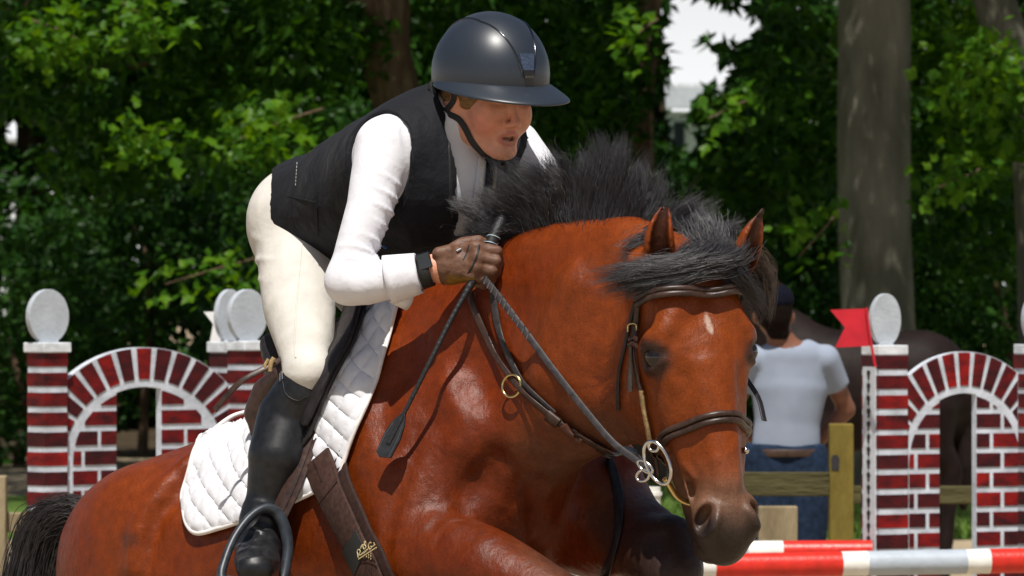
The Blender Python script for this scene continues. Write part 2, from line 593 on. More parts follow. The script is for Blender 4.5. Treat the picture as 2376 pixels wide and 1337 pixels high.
for u in (1582, 1690, 1775):
    w = bx('window', hx(u - 16), hx(u + 16), 117.93, 118, hz(420), hz(270), trim_m, house)
    for k in (0, 1):
        bx('pane', hx(u - 12), hx(u + 12), 117.90, 117.93, hz(414 - 72 * k), hz(350 - 72 * k), pane_m, w)
bx('porch_floor', hx(1470), hx(1820), 115.4, 118, 0, .6, trim_m, house)
# low pale outbuilding glimpsed through the leaves on the left
shed = empty('shed', ((70 - 1188) * 100 / FPX, 104.0, 0)); tag(shed, 'low white shed glimpsed through leaves at the left edge', 'shed')
sx = lambda u: (u - 1188) * 104 / FPX
sz = lambda v: CAMH - (v - 668.5) * 104 / FPX
bx('wall', sx(-60), sx(250), 104, 108, 0, sz(330), wall_m, shed)
bx('roof', sx(-70), sx(260), 103.6, 108.4, sz(330), sz(322), shing_m, shed)
for u in (40, 134, 200):
    w = bx('window', sx(u - 15), sx(u + 15), 103.93, 104, sz(400), sz(345), trim_m, shed)
    bx('pane', sx(u - 11), sx(u + 11), 103.90, 103.93, sz(396), sz(349), pane_m, w)
# ================================================================ TREES
def leaf_mat(name, c1, c2, trans):
    m, N, Lk, b = new_mat(name)
    N.remove(b)
    out = N['Material Output']
    geo = N.new('ShaderNodeNewGeometry')
    rp = N.new('ShaderNodeMapRange')
    mix = N.new('ShaderNodeMix'); mix.data_type = 'RGBA'
    mix.inputs[6].default_value = (*c1, 1); mix.inputs[7].default_value = (*c2, 1)
    Lk.new(geo.outputs['Random Per Island'], mix.inputs[0])
    dif = N.new('ShaderNodeBsdfPrincipled'); dif.inputs['Roughness'].default_value = .42; dif.inputs['Specular IOR Level'].default_value = .16
    Lk.new(mix.outputs[2], dif.inputs['Base Color'])
    tr = N.new('ShaderNodeBsdfTranslucent')
    hs = N.new('ShaderNodeHueSaturation'); hs.inputs['Hue'].default_value = .485; hs.inputs['Saturation'].default_value = 1.1; hs.inputs['Value'].default_value = 1.5
    Lk.new(mix.outputs[2], hs.inputs['Color']); Lk.new(hs.outputs[0], tr.inputs['Color'])
    ms = N.new('ShaderNodeMixShader'); ms.inputs[0].default_value = trans
    Lk.new(dif.outputs[0], ms.inputs[1]); Lk.new(tr.outputs[0], ms.inputs[2])
    Lk.new(ms.outputs[0], out.inputs[0])
    return m
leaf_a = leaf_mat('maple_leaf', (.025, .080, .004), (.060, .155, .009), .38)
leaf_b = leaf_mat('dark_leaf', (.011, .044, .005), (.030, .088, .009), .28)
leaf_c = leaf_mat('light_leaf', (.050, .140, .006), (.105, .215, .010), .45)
bark_m = mat('grey_bark', (.165, .152, .120), rough=.92, var=.20, vscale=6, stretch=(1, 1, .3), bump=.7, bscale=34, spec=.1, bump2=[(.6, 90, (1, 1, .18))], col2=(.078, .076, .056))
bark2_m = mat('brown_bark', (.190, .130, .085), rough=.92, var=.22, vscale=14, stretch=(1, 1, .25), bump=.9, bscale=40, spec=.1, bump2=[(.9, 110, (1, 1, .15))], col2=(.085, .057, .036))

LEAF = np.array([[0, 0, 0], [.30, .22, .04], [.48, .52, .02], [.24, .62, .03], [0, 1.05, -.10], [-.24, .62, .03], [-.48, .52, .02], [-.30, .22, .04], [0, .5, -.05]])
LEAF_T = np.array([[8, 0, 1], [8, 1, 2], [8, 2, 3], [8, 3, 4], [8, 4, 5], [8, 5, 6], [8, 6, 7], [8, 7, 0]])
LEAF2 = np.array([[0, 0, 0], [.24, .38, .05], [0, 1.0, -.12], [-.24, .38, .05], [0, .45, -.03]])
LEAF2_T = np.array([[4, 0, 1], [4, 1, 2], [4, 2, 3], [4, 3, 0]])
def leaves_vf(pos, size, seed, shape=2, face=(0, -.35, .75), spread=.75, down=.5):
    rg = np.random.default_rng(seed)
    n = len(pos)
    Lv, Lt = (LEAF2, LEAF2_T) if shape == 2 else (LEAF, LEAF_T)
    nn = np.asarray(face) + rg.normal(0, spread, (n, 3)); nn /= np.linalg.norm(nn, axis=1, keepdims=True)
    yy = rg.normal(0, 1, (n, 3)) + np.array([0, 0, -down]); yy -= (yy * nn).sum(1, keepdims=True) * nn; yy /= np.linalg.norm(yy, axis=1, keepdims=True) + 1e-9
    xx = np.cross(yy, nn)
    s = (size * rg.uniform(.65, 1.3, n))[:, None, None]
    wid = rg.uniform(.75, 1.15, n)[:, None, None]
    V = pos[:, None] + s * (Lv[None, :, :1] * xx[:, None] * wid + Lv[None, :, 1:2] * yy[:, None] + Lv[None, :, 2:] * nn[:, None])
    T = (np.arange(n)[:, None, None] * len(Lv) + Lt[None]).reshape(-1, 3)
    return V.reshape(-1, 3), T
def sprays(centers, per, rad, seed, droop=.35):
    """leaf positions along short drooping twigs"""
    rg = np.random.default_rng(seed)
    n = len(centers)
    d = rg.normal(0, 1, (n, 3)) * [1, 1, .45] + [0, -.25, -droop]; d /= np.linalg.norm(d, axis=1, keepdims=True)
    t = np.linspace(-.5, .5, per)
    p = centers[:, None] + d[:, None] * (t[None, :, None] * rad * 2) + rg.normal(0, rad * .22, (n, per, 3))
    return p.reshape(-1, 3)
def to_uv(p):
    return 1188 + p[:, 0] * FPX / p[:, 1], 668.5 - (p[:, 2] - CAMH) * FPX / p[:, 1]

# openings between the trees where sky and field show
HOLES = [(1592, 80, 72, 140), (1572, 245, 58, 120), (1690, 60, 70, 70), (1650, 170, 66, 64), (1600, 330, 50, 34), (60, 310, 60, 40), (140, 345, 36, 22), (430, 775, 36, 30), (470, 840, 30, 26), (20, 290, 40, 26), (380, 700, 24, 10)]
def not_hole(p, seed, soft=1.0, prob=1.0):
    rg = np.random.default_rng(seed)
    u, v = to_uv(p)
    k = np.ones(len(p), bool)
    for a, b, ru_, rv_ in HOLES:
        q = ((u - a) / (ru_ * soft)) ** 2 + ((v - b) / (rv_ * soft)) ** 2 + .35 * np.sin(u * .09 + v * .05) + .3 * np.sin(v * .11 - u * .04)
        k &= ~((q < 1) & (rg.random(len(p)) < prob))
    return k

def trunk(name, pts, rad, m, parent, seed, n=60, sides=40, rough=.06):
    C = catmull(pts, n)
    r = np.interp(np.linspace(0, 1, n), np.linspace(0, 1, len(rad)), rad)
    V, Q = sweep_vf(C, circ(sides), np.array([0, 1.0, 0]), False, r)
    c = np.repeat(C, sides, 0)
    d = V - c
    a = np.arctan2(d[:, 1], d[:, 0])
    q = np.stack([np.cos(a) * 2.2, np.sin(a) * 2.2, c[:, 2] * .35], 1)
    k = 1 + rough * fbm(q, 2.2, 3, seed) + rough * .55 * np.sin(a * 9 + 2 * fbm(q, 1.5, 2, seed + 1) * 2 + c[:, 2] * .6)
    b = MB(); b.add(c + d * k[:, None], Q)
    return b.build(name, m, parent)

def ellipsoid_pts(n, c, r, rg, shell=.45):
    d = rg.normal(0, 1, (n, 3)); d /= np.linalg.norm(d, axis=1, keepdims=True)
    q = rg.uniform(shell, 1, n) ** .6
    return np.asarray(c) + d * q[:, None] * np.asarray(r)

def crown(name, blobs, mats, parent, seed, size, per=9, shape=2, twig=.28, hole=True, spread=.75):
    """blobs: (cx,cy,cz, rx,ry,rz, n_twigs)"""
    rg = np.random.default_rng(seed)
    P_ = []
    for b in blobs:
        c = ellipsoid_pts(int(b[6]), b[:3], b[3:6], rg)
        P_.append(sprays(c, per, twig, rg.integers(1e6)))
    p = np.concatenate(P_)
    p = p[p[:, 2] > .05]
    if hole:
        p = p[not_hole(p, seed)]
    out = []
    sel = rg.integers(0, len(mats), len(p))
    for i, m in enumerate(mats):
        q = p[sel == i]
        V, T = leaves_vf(q, size, seed + i, shape, spread=spread)
        out.append((V, T))
    n0 = 0; Vs = []; Ts = []; mi = []
    for i, (V, T) in enumerate(out):
        Vs.append(V); Ts.append(T + n0); n0 += len(V); mi.append(np.full(len(T), i, np.int32))
    me = mesh_np(name, np.concatenate(Vs), np.concatenate(Ts))
    o = link(name, me, mats, parent, smooth=False)
    me.polygons.foreach_set('material_index', np.concatenate(mi))
    return o

def xat(u, Y): return (u - 1188) * Y / FPX
def zat(v, Y): return CAMH - (v - 668.5) * Y / FPX

TREES = 'row of broadleaf trees behind the arena'
def tree(u, Y, label, trunk_px, rad, bark, blobs, mats, seed, size=.155, limbs=(), per=9, twig=.30, shape=2, rough=.06):
    t = empty('tree', (float(xat(u, Y)), Y, 0)); tag(t, label, 'tree', TREES)
    pts = [np.array([xat(a, Y), Y + (c if len(q) > 2 else 0), zat(b, Y)]) for q in trunk_px for a, b, c in [(*q, 0)[:3]]]
    trunk('trunk', pts, rad, bark, t, seed, rough=rough)
    for lp, lr in limbs:
        trunk('limb', [np.array([xat(a, Y), Y + c, zat(b, Y)]) for a, b, c in lp], lr, bark, t, seed + 3, 24, 14)
    if blobs:
        o = crown('crown', blobs, mats, t, seed, size, per, shape, twig)
    return t
# --- left trees
Yt = 47.0
def B(u, v, Y, ru, rv, ry, n):
    """blob from photo pixels at depth Y"""
    s = Y / FPX
    return (xat(u, Y), Y, zat(v, Y), ru * s, ry, rv * s, n)
# unseen overhead leaves added to shade the lower foliage and grey trunk; same crown meshes
def canopy(u, Y, n, rx=3.2, z=7.6, ry=4.6, rz=2.2):
    return (xat(u, Y), Y, z, rx, ry, rz, n)
tree(-330, 49.0, 'leafy tree at the far left with long drooping leaf sprays', [(-340, 1160), (-330, 600), (-335, 300), (-320, -100), (-300, -420)], [.34, .27, .24, .20, .12], bark2_m,
     [canopy(60, 45.5, 1162), canopy(420, 48.5, 1162), canopy(200, 52.5, 787), B(160, 60, 45.5, 190, 90, .8, 110), B(380, 40, 46, 150, 80, .9, 80), B(60, 190, 46.5, 120, 110, .8, 90), B(260, 330, 48, 150, 120, 1.0, 110)], [leaf_a, leaf_b], 101,
     limbs=[([(-330, 300, 0), (-100, 190, -.8), (200, 165, -1.5), (330, 170, -1.6), (420, 150, -1.7)], [.12, .09, .07, .06, .02]), ([(-330, 180, 0), (-60, 60, -.8), (170, 0, -1.2)], [.09, .055, .025])])
tree(905, 47.0, 'tree with a curved rough brown trunk behind the rider\'s helmet', [(985, 1170), (985, 700), (975, 420), (925, 235), (897, 120), (895, 0), (880, -160), (820, -420)], [.34, .27, .245, .225, .205, .20, .19, .12], bark2_m,
     [canopy(760, 44.5, 1162), canopy(1080, 48.5, 1162), canopy(800, 52.5, 787), B(620, 330, 45.5, 150, 110, .9, 90), B(700, 90, 46.5, 190, 110, 1.0, 130), B(520, 180, 47.5, 150, 130, 1.0, 110), B(1150, 60, 48, 170, 90, 1.0, 100)], [leaf_a, leaf_b, leaf_a], 102,
     limbs=[([(890, 40, 0), (760, -40, -.6), (640, -60, -1.1)], [.10, .07, .03])], rough=.07)
tree(1510, 50.0, 'dark slim tree beside the bright gap to the white house', [(1492, 1130), (1490, 700), (1480, 330), (1494, 120), (1508, -100), (1490, -420)], [.22, .18, .15, .130, .120, .08], bark2_m,
     [canopy(1420, 47.5, 1312), canopy(1700, 49.5, 975, 2.4), canopy(1500, 53.5, 787), B(1400, 130, 47.5, 130, 150, 1.0, 150), B(1340, 280, 48.5, 130, 100, 1.0, 110), B(1700, 230, 48.5, 130, 130, 1.0, 110), B(1660, 250, 44.0, 70, 90, .4, 16), B(1650, 90, 44.0, 80, 80, .4, 12), B(1800, 120, 49, 110, 110, 1.0, 100), B(1760, 400, 48, 150, 120, 1.0, 140)], [leaf_b, leaf_a], 103, size=.145)
tree(2025, 42.5, 'thick grey-barked tree trunk between the horse and the red flag', [(2075, 1240, .2), (2050, 1020), (2036, 700), (2030, 500), (2028, 280), (2030, 60), (2020, -200), (1980, -460)], [.44, .33, .285, .280, .275, .270, .26, .18], bark_m,
     [canopy(2030, 39.2, 420, .9), canopy(1980, 43.5, 1162, 3.0, 7.0), canopy(2250, 46.5, 1162), canopy(2100, 52.5, 787), B(2230, 330, 45.5, 120, 120, .9, 100), B(1860, 300, 46.5, 90, 150, .8, 90), B(2260, 520, 47, 120, 130, 1.0, 90)], [leaf_a, leaf_b], 104,
     limbs=[([(2020, 20, 0), (1900, -120, -.4), (1800, -200, -.8)], [.14, .09, .05])], rough=.035)
tree(2330, 44.0, 'leaning grey-brown tree in the top right corner', [(2440, 1200), (2420, 700), (2395, 300), (2345, 120), (2300, -20), (2240, -200), (2200, -420)], [.30, .24, .20, .185, .18, .15, .10], bark_m,
     [canopy(2420, 43.5, 900), B(2330, 260, 43, 110, 90, .5, 60), B(2240, 130, 46, 120, 110, .8, 100)], [leaf_a, leaf_c], 105, rough=.05)
# --- sunlit outer sprays standing clear of the canopy's shade
for (u, v, ru, rv, n, lab, Y) in [(150, 90, 95, 55, 34, 'bright sunlit maple branch hanging at the upper left', 38.6), (330, 60, 60, 70, 20, 'long yellow-green drooping spray left of the brown trunk', 38.2)]:
    t = empty('branch', (float(xat(u, Y)), Y, float(zat(v, Y)))); tag(t, lab, 'branch', 'sunlit sprays of leaves')
    tube('twig', [np.array([xat(u - ru, Y), Y + .3, zat(v - rv * .9, Y)]), np.array([xat(u - ru * .3, Y), Y, zat(v - rv * .5, Y)]), np.array([xat(u + ru * .8, Y), Y - .1, zat(v + rv * .4, Y)])], [.012, .009, .004], bark2_m, t, 20, 7)
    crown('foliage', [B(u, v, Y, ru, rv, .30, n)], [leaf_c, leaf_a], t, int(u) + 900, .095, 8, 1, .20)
for (u, v, ru, rv, n, lab, Y) in [(620, 310, 120, 70, 24, 'mid green maple sprays just above the rider\'s back', 39.2), (1480, 90, 50, 60, 7, 'small bright spray left of the white gap', 39.6), (2270, 170, 90, 90, 34, 'bright sprays right of the thick grey trunk', 38.8), (2230, 420, 70, 40, 12, 'low bright spray beside the grey trunk', 39.5), (1690, 260, 60, 40, 8, 'bright leaf spray under the white gap', 39.8), (480, 640, 120, 50, 12, 'faint sprays above the left jump wing', 41.0), (1900, 560, 60, 90, 8, 'leaf sprays hanging against the shade right of the horse', 40.0), (330, 330, 60, 45, 18, 'scattered sunlit sprays in the left shade', 39.2)]:
    t = empty('branch', (float(xat(u, Y)), Y, float(zat(v, Y)))); tag(t, lab, 'branch', 'sunlit sprays of leaves')
    tube('twig', [np.array([xat(u + ru, Y), Y + .6, zat(v - rv * .9, Y)]), np.array([xat(u + ru * .3, Y), Y, zat(v - rv * .4, Y)]), np.array([xat(u - ru * .8, Y), Y - .1, zat(v + rv * .4, Y)])], [.011, .008, .004], bark2_m, t, 20, 7)
    crown('foliage', [B(u, v, Y, ru, rv, .45, n)], [leaf_a, leaf_c], t, int(u) + 700, .10, 8, 1, .22)
# --- understorey bushes closing the view down to the ground
BUSH = 'dark bushes under the trees'
for i, (u, v, Y, ru, rv, n, lab) in enumerate([
        (40, 820, 55, 260, 330, 420, 'dark bush behind the left end of the jump'), (330, 560, 58, 260, 230, 420, 'dark bush above the left brick arch'),
        (640, 800, 56, 200, 330, 330, 'dark bush behind the twin brick pillars'), (800, 480, 60, 300, 260, 380, 'dark bush behind the rider\'s back'),
        (1150, 450, 60, 280, 360, 420, 'dark bush behind the rider\'s chest'), (1500, 560, 57, 260, 280, 420, 'dark bush behind the bay horse\'s mane'),
        (1780, 640, 55, 200, 330, 420, 'dark bush behind the man in the white shirt'), (2080, 720, 54, 200, 360, 400, 'dark bush behind the thick grey trunk'),
        (2330, 700, 55, 230, 330, 400, 'dark bush behind the right brick arch')]):
    t = empty('bush', (float(xat(u, Y)), Y, 0)); tag(t, lab, 'bush', BUSH)
    tube('stem', [np.array([xat(u, Y), Y, 0]), np.array([xat(u + 15, Y), Y, zat(v + rv * .4, Y)]), np.array([xat(u - 25, Y), Y, zat(v - rv * .2, Y)])], [.06, .04, .02], bark2_m, t, 14, 7)
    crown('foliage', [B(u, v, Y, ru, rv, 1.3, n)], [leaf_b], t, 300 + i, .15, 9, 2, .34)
# --- a deep back row that stops the light
rgw = np.random.default_rng(9)
for i in range(9):
    u = 40 + i * 290; Y = 68 + (i % 3) * 2.2
    t = empty('far_tree', (float(xat(u, Y)), Y, 0)); tag(t, 'shaded tree deep in the wood behind the dark bushes', 'tree', 'shaded trees deep in the wood')
    trunk('trunk', [np.array([xat(u, Y), Y, 0]), np.array([xat(u + 30, Y), Y, 3]), np.array([xat(u, Y), Y, 8])], [.2, .16, .1], bark2_m, t, 400 + i, 20, 12)
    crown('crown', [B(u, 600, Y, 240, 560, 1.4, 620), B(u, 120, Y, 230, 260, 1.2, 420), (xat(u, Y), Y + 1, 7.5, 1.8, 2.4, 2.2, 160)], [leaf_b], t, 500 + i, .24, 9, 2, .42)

# --- the wood goes on to both sides, out of frame
wd = []
rgs = np.random.default_rng(12)
for u in list(range(-2600, -300, 260)) + list(range(2700, 5000, 260)):
    Y = 60 + rgs.uniform(-3, 6)
    wd += [B(u, 900, Y, 220, 300, 1.3, 150), B(u, 420, Y, 240, 330, 1.4, 170), B(u, -80, Y - 3, 260, 330, 2.0, 150)]
wo = crown('woodland', wd, [leaf_b, leaf_a], None, 990, .22, 8, 2, .42, hole=False)
tag(wo, kind='stuff')
# ================================================================ FENCE, JUMP, MAN, DARK HORSE
def paint(name, c, rough=.55, var=.06, vs=14, c2=None, bump=.15):
    return mat(name, c, rough=rough, var=var, vscale=vs, bump=bump, bscale=60, spec=.35, col2=c2)
mortar_m = paint('white_painted_board', (.53, .57, .63), .7, .11, 12)
redb_m = mat('red_painted_brick', (.185, .009, .009), rough=.5, var=.3, vscale=13, stretch=(1, 1, 2), bump=.2, bscale=60, spec=.15, col2=(.036, .008, .010))
redb2_m = mat('bright_red_brick', (.30, .011, .009), rough=.5, var=.3, vscale=13, stretch=(1, 1, 2), bump=.2, bscale=60, spec=.15, col2=(.060, .008, .010))
redb3_m = mat('dark_red_brick', (.085, .009, .011), rough=.5, var=.3, vscale=13, stretch=(1, 1, 2), bump=.2, bscale=60, spec=.15, col2=(.026, .008, .010))
disc_m = paint('pale_grey_paint', (.44, .48, .52), .6, .06, 10)
cap_m = paint('weathered_white_paint', (.62, .65, .68), .7, .10, 18)
hole_m = mat('dark_hole', (.02, .018, .02), rough=.8)
track_m = paint('track_white', (.58, .62, .66), .4, .05, 20)
def clip_convex(poly, hull):
    out = [np.array(p, float) for p in poly]
    h = np.array(hull, float)
    a = 0.5 * np.sum(h[:, 0] * np.roll(h[:, 1], -1) - np.roll(h[:, 0], -1) * h[:, 1])
    if a < 0: h = h[::-1]
    for i in range(len(h)):
        p, q = h[i], h[(i + 1) % len(h)]; e = q - p
        ins = lambda x: e[0] * (x[1] - p[1]) - e[1] * (x[0] - p[0]) >= -1e-9
        new = []
        for j in range(len(out)):
            a_, b_ = out[j - 1], out[j]
            ia, ib = ins(a_), ins(b_)
            if ia != ib:
                d1 = e[0] * (a_[1] - p[1]) - e[1] * (a_[0] - p[0]); d2 = e[0] * (b_[1] - p[1]) - e[1] * (b_[0] - p[0])
                new.append(a_ + (b_ - a_) * d1 / (d1 - d2))
            if ib: new.append(b_)
        out = new
        if len(out) < 3: return None
    return np.array(out)
def wing(label, Y, th, u0, s, v_cap, capw, disc, arch, second=None, rows_pitch=46.0, brick_h=32.0, track=False, seed=0):
    """u0 = photo pixel of the first pillar's front edge nearest the viewer; everything is measured in photo pixels and
    converted to metres in the wing's own plane (turned th about the vertical)"""
    rg = random.Random(seed)
    k = Y / FPX
    t = empty('jump_wing', (float(xat(u0, Y)), Y, 0)); tag(t, label, 'jump wing', 'brick painted jump wings')
    ct, st = math.cos(th), math.sin(th)
    ax = np.array([ct, st, 0]); az = np.array([0, 0, 1.0]); an = np.array([-st, ct, 0.0])     # along the panel, up, away from the viewer
    O = np.array([xat(u0, Y), Y, 0.0]) - an * (s / 2)
    X = lambda du: du * k / ct               # photo px across -> metres along the panel
    Z = lambda v: CAMH - (v - 668.5) * k
    mats_ = [redb_m, redb2_m, redb3_m, redb3_m, redb_m]
    def pillar(xc, top=True):
        c = O + ax * xc + an * (s / 2)
        R = np.stack([ax, an, az])
        zt = Z(v_cap + 22)
        V_, F_ = box_vf([c[0], c[1], zt / 2], s / 2, s / 2, zt / 2, R)
        b = MB(); b.add(V_, F_); p = b.build('pillar', mortar_m, t, smooth=False)
        v = v_cap + 24
        shared = {}
        i = 0
        while Z(v) > .05:
            z1, z0 = Z(v), Z(v + brick_h + rg.uniform(-1.5, 1.5))
            V_, F_ = box_vf([c[0], c[1], (z0 + z1) / 2], s / 2 + .0025, s / 2 + .0025, (z1 - z0) / 2, R)
            b = MB(); b.add(V_, F_); b.build('brick', rg.choice(mats_), p, smooth=False)
            v += rows_pitch; i += 1
        if top:
            hc = (capw * k) / 2
            zc0, zc1 = Z(v_cap + 23), Z(v_cap)
            V_, F_ = box_vf([c[0], c[1], (zc0 + zc1) / 2], hc / (ct + st) * 1.0, hc / (ct + st) * 1.0, (zc1 - zc0) / 2, R)
            b = MB(); b.add(V_, F_); o = b.build('cap', cap_m, t, smooth=False); bevel(o, .004)
            dw, dh = disc
            a = np.linspace(0, 2 * np.pi, 48, endpoint=False)
            rx = (dw * k / 2 - .5 * .026 * st) / ct; rz = dh * k / 2
            zc = zc1 + rz * .96
            fr = (c + np.array([0, 0, zc]) , ax, az, an)
            # neck widening to the cap, then the oval
            pts = [(rx * math.cos(q), rz * math.sin(q)) for q in np.linspace(-math.radians(62), math.radians(242), 52)]
            nk = rx * .50
            pts = pts + [(-nk * .95, -rz * .93), (-nk * 1.1, -rz * .965), (nk * 1.1, -rz * .965), (nk * .95, -rz * .93)]
            fr = (np.array([c[0], c[1], zc]), ax, az, an)
            prism('finial', pts, -.013, .013, fr, disc_m, t, .002)
        return p, c
    p1, c1 = pillar(0.0)
    if track:
        # cup track with keyhole slots on the face turned to the poles
        R = np.stack([ax, an, az])
        f0 = c1 - ax * (s / 2 + .004)
        ztop, zb = Z(v_cap + 50), .12
        V_, F_ = box_vf([f0[0], f0[1], (ztop + zb) / 2], .0035, s * .36, (ztop - zb) / 2, R)
        b = MB(); b.add(V_, F_); tr = b.build('cup_track', track_m, t, smooth=False)
        v = v_cap + 68
        while Z(v) > .2:
            cz = Z(v); cc = f0 - ax * .0045 + an * 0
            poly = [(.013 * math.cos(q), .011 * math.sin(q) + .006) for q in np.linspace(-1.1, math.pi + 1.1, 12)] + [(-.006, -.020), (.006, -.020)]
            prism('keyhole', poly, 0, .002, (np.array([cc[0], cc[1], cz]), -an, az, -ax), hole_m, tr)
            v += 29.5
    # arched board between the pillars
    (ul, ur, uc, vtop, ri_v, ro_v, rsx, ol, orr, vop) = arch   # px: left edge, right edge, centre, crown top, radii, side stretch, opening left/right/top
    vc = vtop + ro_v
    Of = O + an * (s / 2 - .016)
    x_ = lambda u: ((u - 1188) / FPX * Of[1] - Of[0]) / (ax[0] - ax[1] * (u - 1188) / FPX)
    rin, rout = ri_v, ro_v
    th_ = .032
    yb = s / 2 - th_ / 2
    fr = (O + an * (s / 2), ax, az, an)
    top = []
    for u in np.linspace(ul, ur, 40):
        du = (u - uc) / rsx
        top.append((u, vc - math.sqrt(max(rout ** 2 - du ** 2, 0))))
    boardL = [(ul, 668.5 + CAMH / k - 30)] + [q for q in top if q[0] <= ol] + [(ol, top[int(np.argmin([abs(q[0] - ol) for q in top]))][1])] + [(ol, 668.5 + CAMH / k - 30)]
    boardR = [(orr, 668.5 + CAMH / k - 30), (orr, top[int(np.argmin([abs(q[0] - orr) for q in top]))][1])] + [q for q in top if q[0] >= orr] + [(ur, 668.5 + CAMH / k - 30)]
    innerarc = []
    for u in np.linspace(ol, orr, 16):
        du = (u - uc) / rsx
        innerarc.append((u, vc - math.sqrt(max((rin - 4) ** 2 - du ** 2, 0)) + 0))
    boardC = [q for q in top if ol <= q[0] <= orr]
    boardC = [(ol, innerarc[0][1])] + [(ol, boardL[-2][1])] + boardC + [(orr, boardR[1][1])] + [(orr, innerarc[-1][1])] + innerarc[::-1]
    cv = lambda pl: [(x_(u), Z(v)) for u, v in pl]
    for nm, pl in (('jamb_board', boardL), ('jamb_board', boardR), ('arch_board', boardC)):
        if nm == 'arch_board':
            # strips so that the concave piece stays clean
            import bmesh
            bm = bmesh.new()
            us = np.linspace(ol, orr, 18)
            rows = []
            for u in us:
                du = (u - uc) / rsx
                a_ = (x_(u), Z(vc - math.sqrt(max(rout ** 2 - du ** 2, 0)))); b2 = (x_(u), Z(vc - math.sqrt(max((rin - 5) ** 2 - du ** 2, 0))))
                rows.append([bm.verts.new(fr[0] + ax * q[0] + az * q[1] + an * d) for q in (a_, b2) for d in (-th_ / 2, th_ / 2)])
            for r0, r1 in zip(rows[:-1], rows[1:]):
                for a0, a1 in ((0, 2), (2, 3), (3, 1), (1, 0)):
                    bm.faces.new([r0[a0], r0[a1], r1[a1], r1[a0]])
            bm.faces.new([rows[0][i] for i in (0, 1, 3, 2)]); bm.faces.new([rows[-1][i] for i in (0, 2, 3, 1)])
            bmesh.ops.recalc_face_normals(bm, faces=bm.faces)
            me = bpy.data.meshes.new('arch_board'); bm.to_mesh(me); bm.free()
            ab = link('arch_board', me, mortar_m, t, smooth=False)
        else:
            pass
    jl = prism('jamb_board', cv(boardL), -th_ / 2, th_ / 2, fr, mortar_m, t)
    jr = prism('jamb_board', cv(boardR), -th_ / 2, th_ / 2, fr, mortar_m, t)
    # painted voussoirs
    hull = [(ul + 1.5, 0), (ur - 1.5, 0), (ur - 1.5, 3000), (ul + 1.5, 3000)]
    nv = 17; pit = math.radians(10.6)
    for i in range(nv):
        a0 = (i - nv / 2) * pit + .022; a1 = a0 + pit - .055
        poly = []
        for r_, seq in ((rin + 13, np.linspace(a0, a1, 4)), (rout - 2, np.linspace(a1, a0, 4))):
            for a in seq:
                poly.append((uc + r_ * math.sin(a) * rsx, vc - r_ * math.cos(a)))
        pc_ = clip_convex(poly, hull)
        if pc_ is None: continue
        par = ab if abs(a0 + pit / 2) < .42 else (jl if a0 < 0 else jr)
        prism('brick', cv(pc_), -.0035, .0, (fr[0] - an * (th_ / 2), ax, az, an), rg.choice(mats_), par)
    # running bond below the arch
    for (a_, b_, par, flip) in ((ul, ol, jl, 0), (orr, ur, jr, 1)):
        arc = [(uc + (rin - 9) * math.sin(q) * rsx, vc - (rin - 9) * math.cos(q)) for q in np.linspace(-math.pi / 2, math.pi / 2, 30)]
        hull2 = arc + [(uc + (rin - 9) * rsx, 3000), (uc - (rin - 9) * rsx, 3000)]
        v = v_cap + 24
        r_ = 0
        while Z(v) > .06:
            w_ = b_ - a_
            jn = a_ + w_ * (.34 if (r_ % 2) else .66) if not flip else a_ + w_ * (.62 if (r_ % 2) else .36)
            for x0, x1 in ((a_, jn - 4.5), (jn + 4.5, b_)):
                pc_ = clip_convex([(x0, v), (x1, v), (x1, v + brick_h), (x0, v + brick_h)], hull2)
                pc_ = None if pc_ is None else clip_convex(pc_, [(a_ + .8, 0), (b_ - .8, 0), (b_ - .8, 3000), (a_ + .8, 3000)])
                if pc_ is None or len(pc_) < 3: continue
                ar = abs(0.5 * np.sum(pc_[:, 0] * np.roll(pc_[:, 1], -1) - np.roll(pc_[:, 0], -1) * pc_[:, 1]))
                if ar < 30: continue
                prism('brick', cv(pc_), -.0035, .0, (fr[0] - an * (th_ / 2), ax, az, an), rg.choice(mats_), par)
            v += rows_pitch; r_ += 1
    if second is not None:
        Oc = O + an * (s / 2)
        pillar(((second - 1188) / FPX * Oc[1] - Oc[0]) / (ax[0] - ax[1] * (second - 1188) / FPX))
    return t, O, ax, an
# left wing, and the pillar of a further wing just behind it
wing('left brick painted jump wing with two grey oval finials', 21.6, math.radians(42), 110, .108, 795, 113, (96, 126),
     (152, 530, 335, 808, 178, 266, .98, 270, 374, 0), second=573, seed=3)
wing('right brick painted jump wing with the white keyhole track', 21.6, math.radians(27), 2053, .128, 801, 108, (78, 122),
     (2096, 2362, 2238, 817, 170, 262, .80, 2180, 2265, 0), second=2406, track=True, seed=8)
# pillar behind the left wing with its white flag
kk = 22.6 / FPX
back = empty('jump_pillar', (float(xat(522, 22.6)), 22.6, 0)); tag(back, 'brick painted pillar with grey finial behind the left wing', 'jump pillar')
th_ = math.radians(42); ax_ = np.array([math.cos(th_), math.sin(th_), 0]); an_ = np.array([-math.sin(th_), math.cos(th_), 0]); Rb = np.stack([ax_, an_, [0, 0, 1.0]])
cb = np.array([xat(532, 22.6), 22.6, 0]); Zb = lambda v: CAMH - (v - 668.5) * kk
V_, F_ = box_vf([cb[0], cb[1], Zb(818) / 2], .056, .056, Zb(818) / 2, Rb); b = MB(); b.add(V_, F_); pp_ = b.build('pillar', mortar_m, back, smooth=False)
v = 820; i = 0
while Zb(v) > .05:
    V_, F_ = box_vf([cb[0], cb[1], (Zb(v) + Zb(v + 31)) / 2], .0585, .0585, (Zb(v) - Zb(v + 31)) / 2, Rb); b = MB(); b.add(V_, F_); b.build('brick', [redb3_m, redb_m, redb2_m][i % 3], pp_, smooth=False)
    v += 45; i += 1
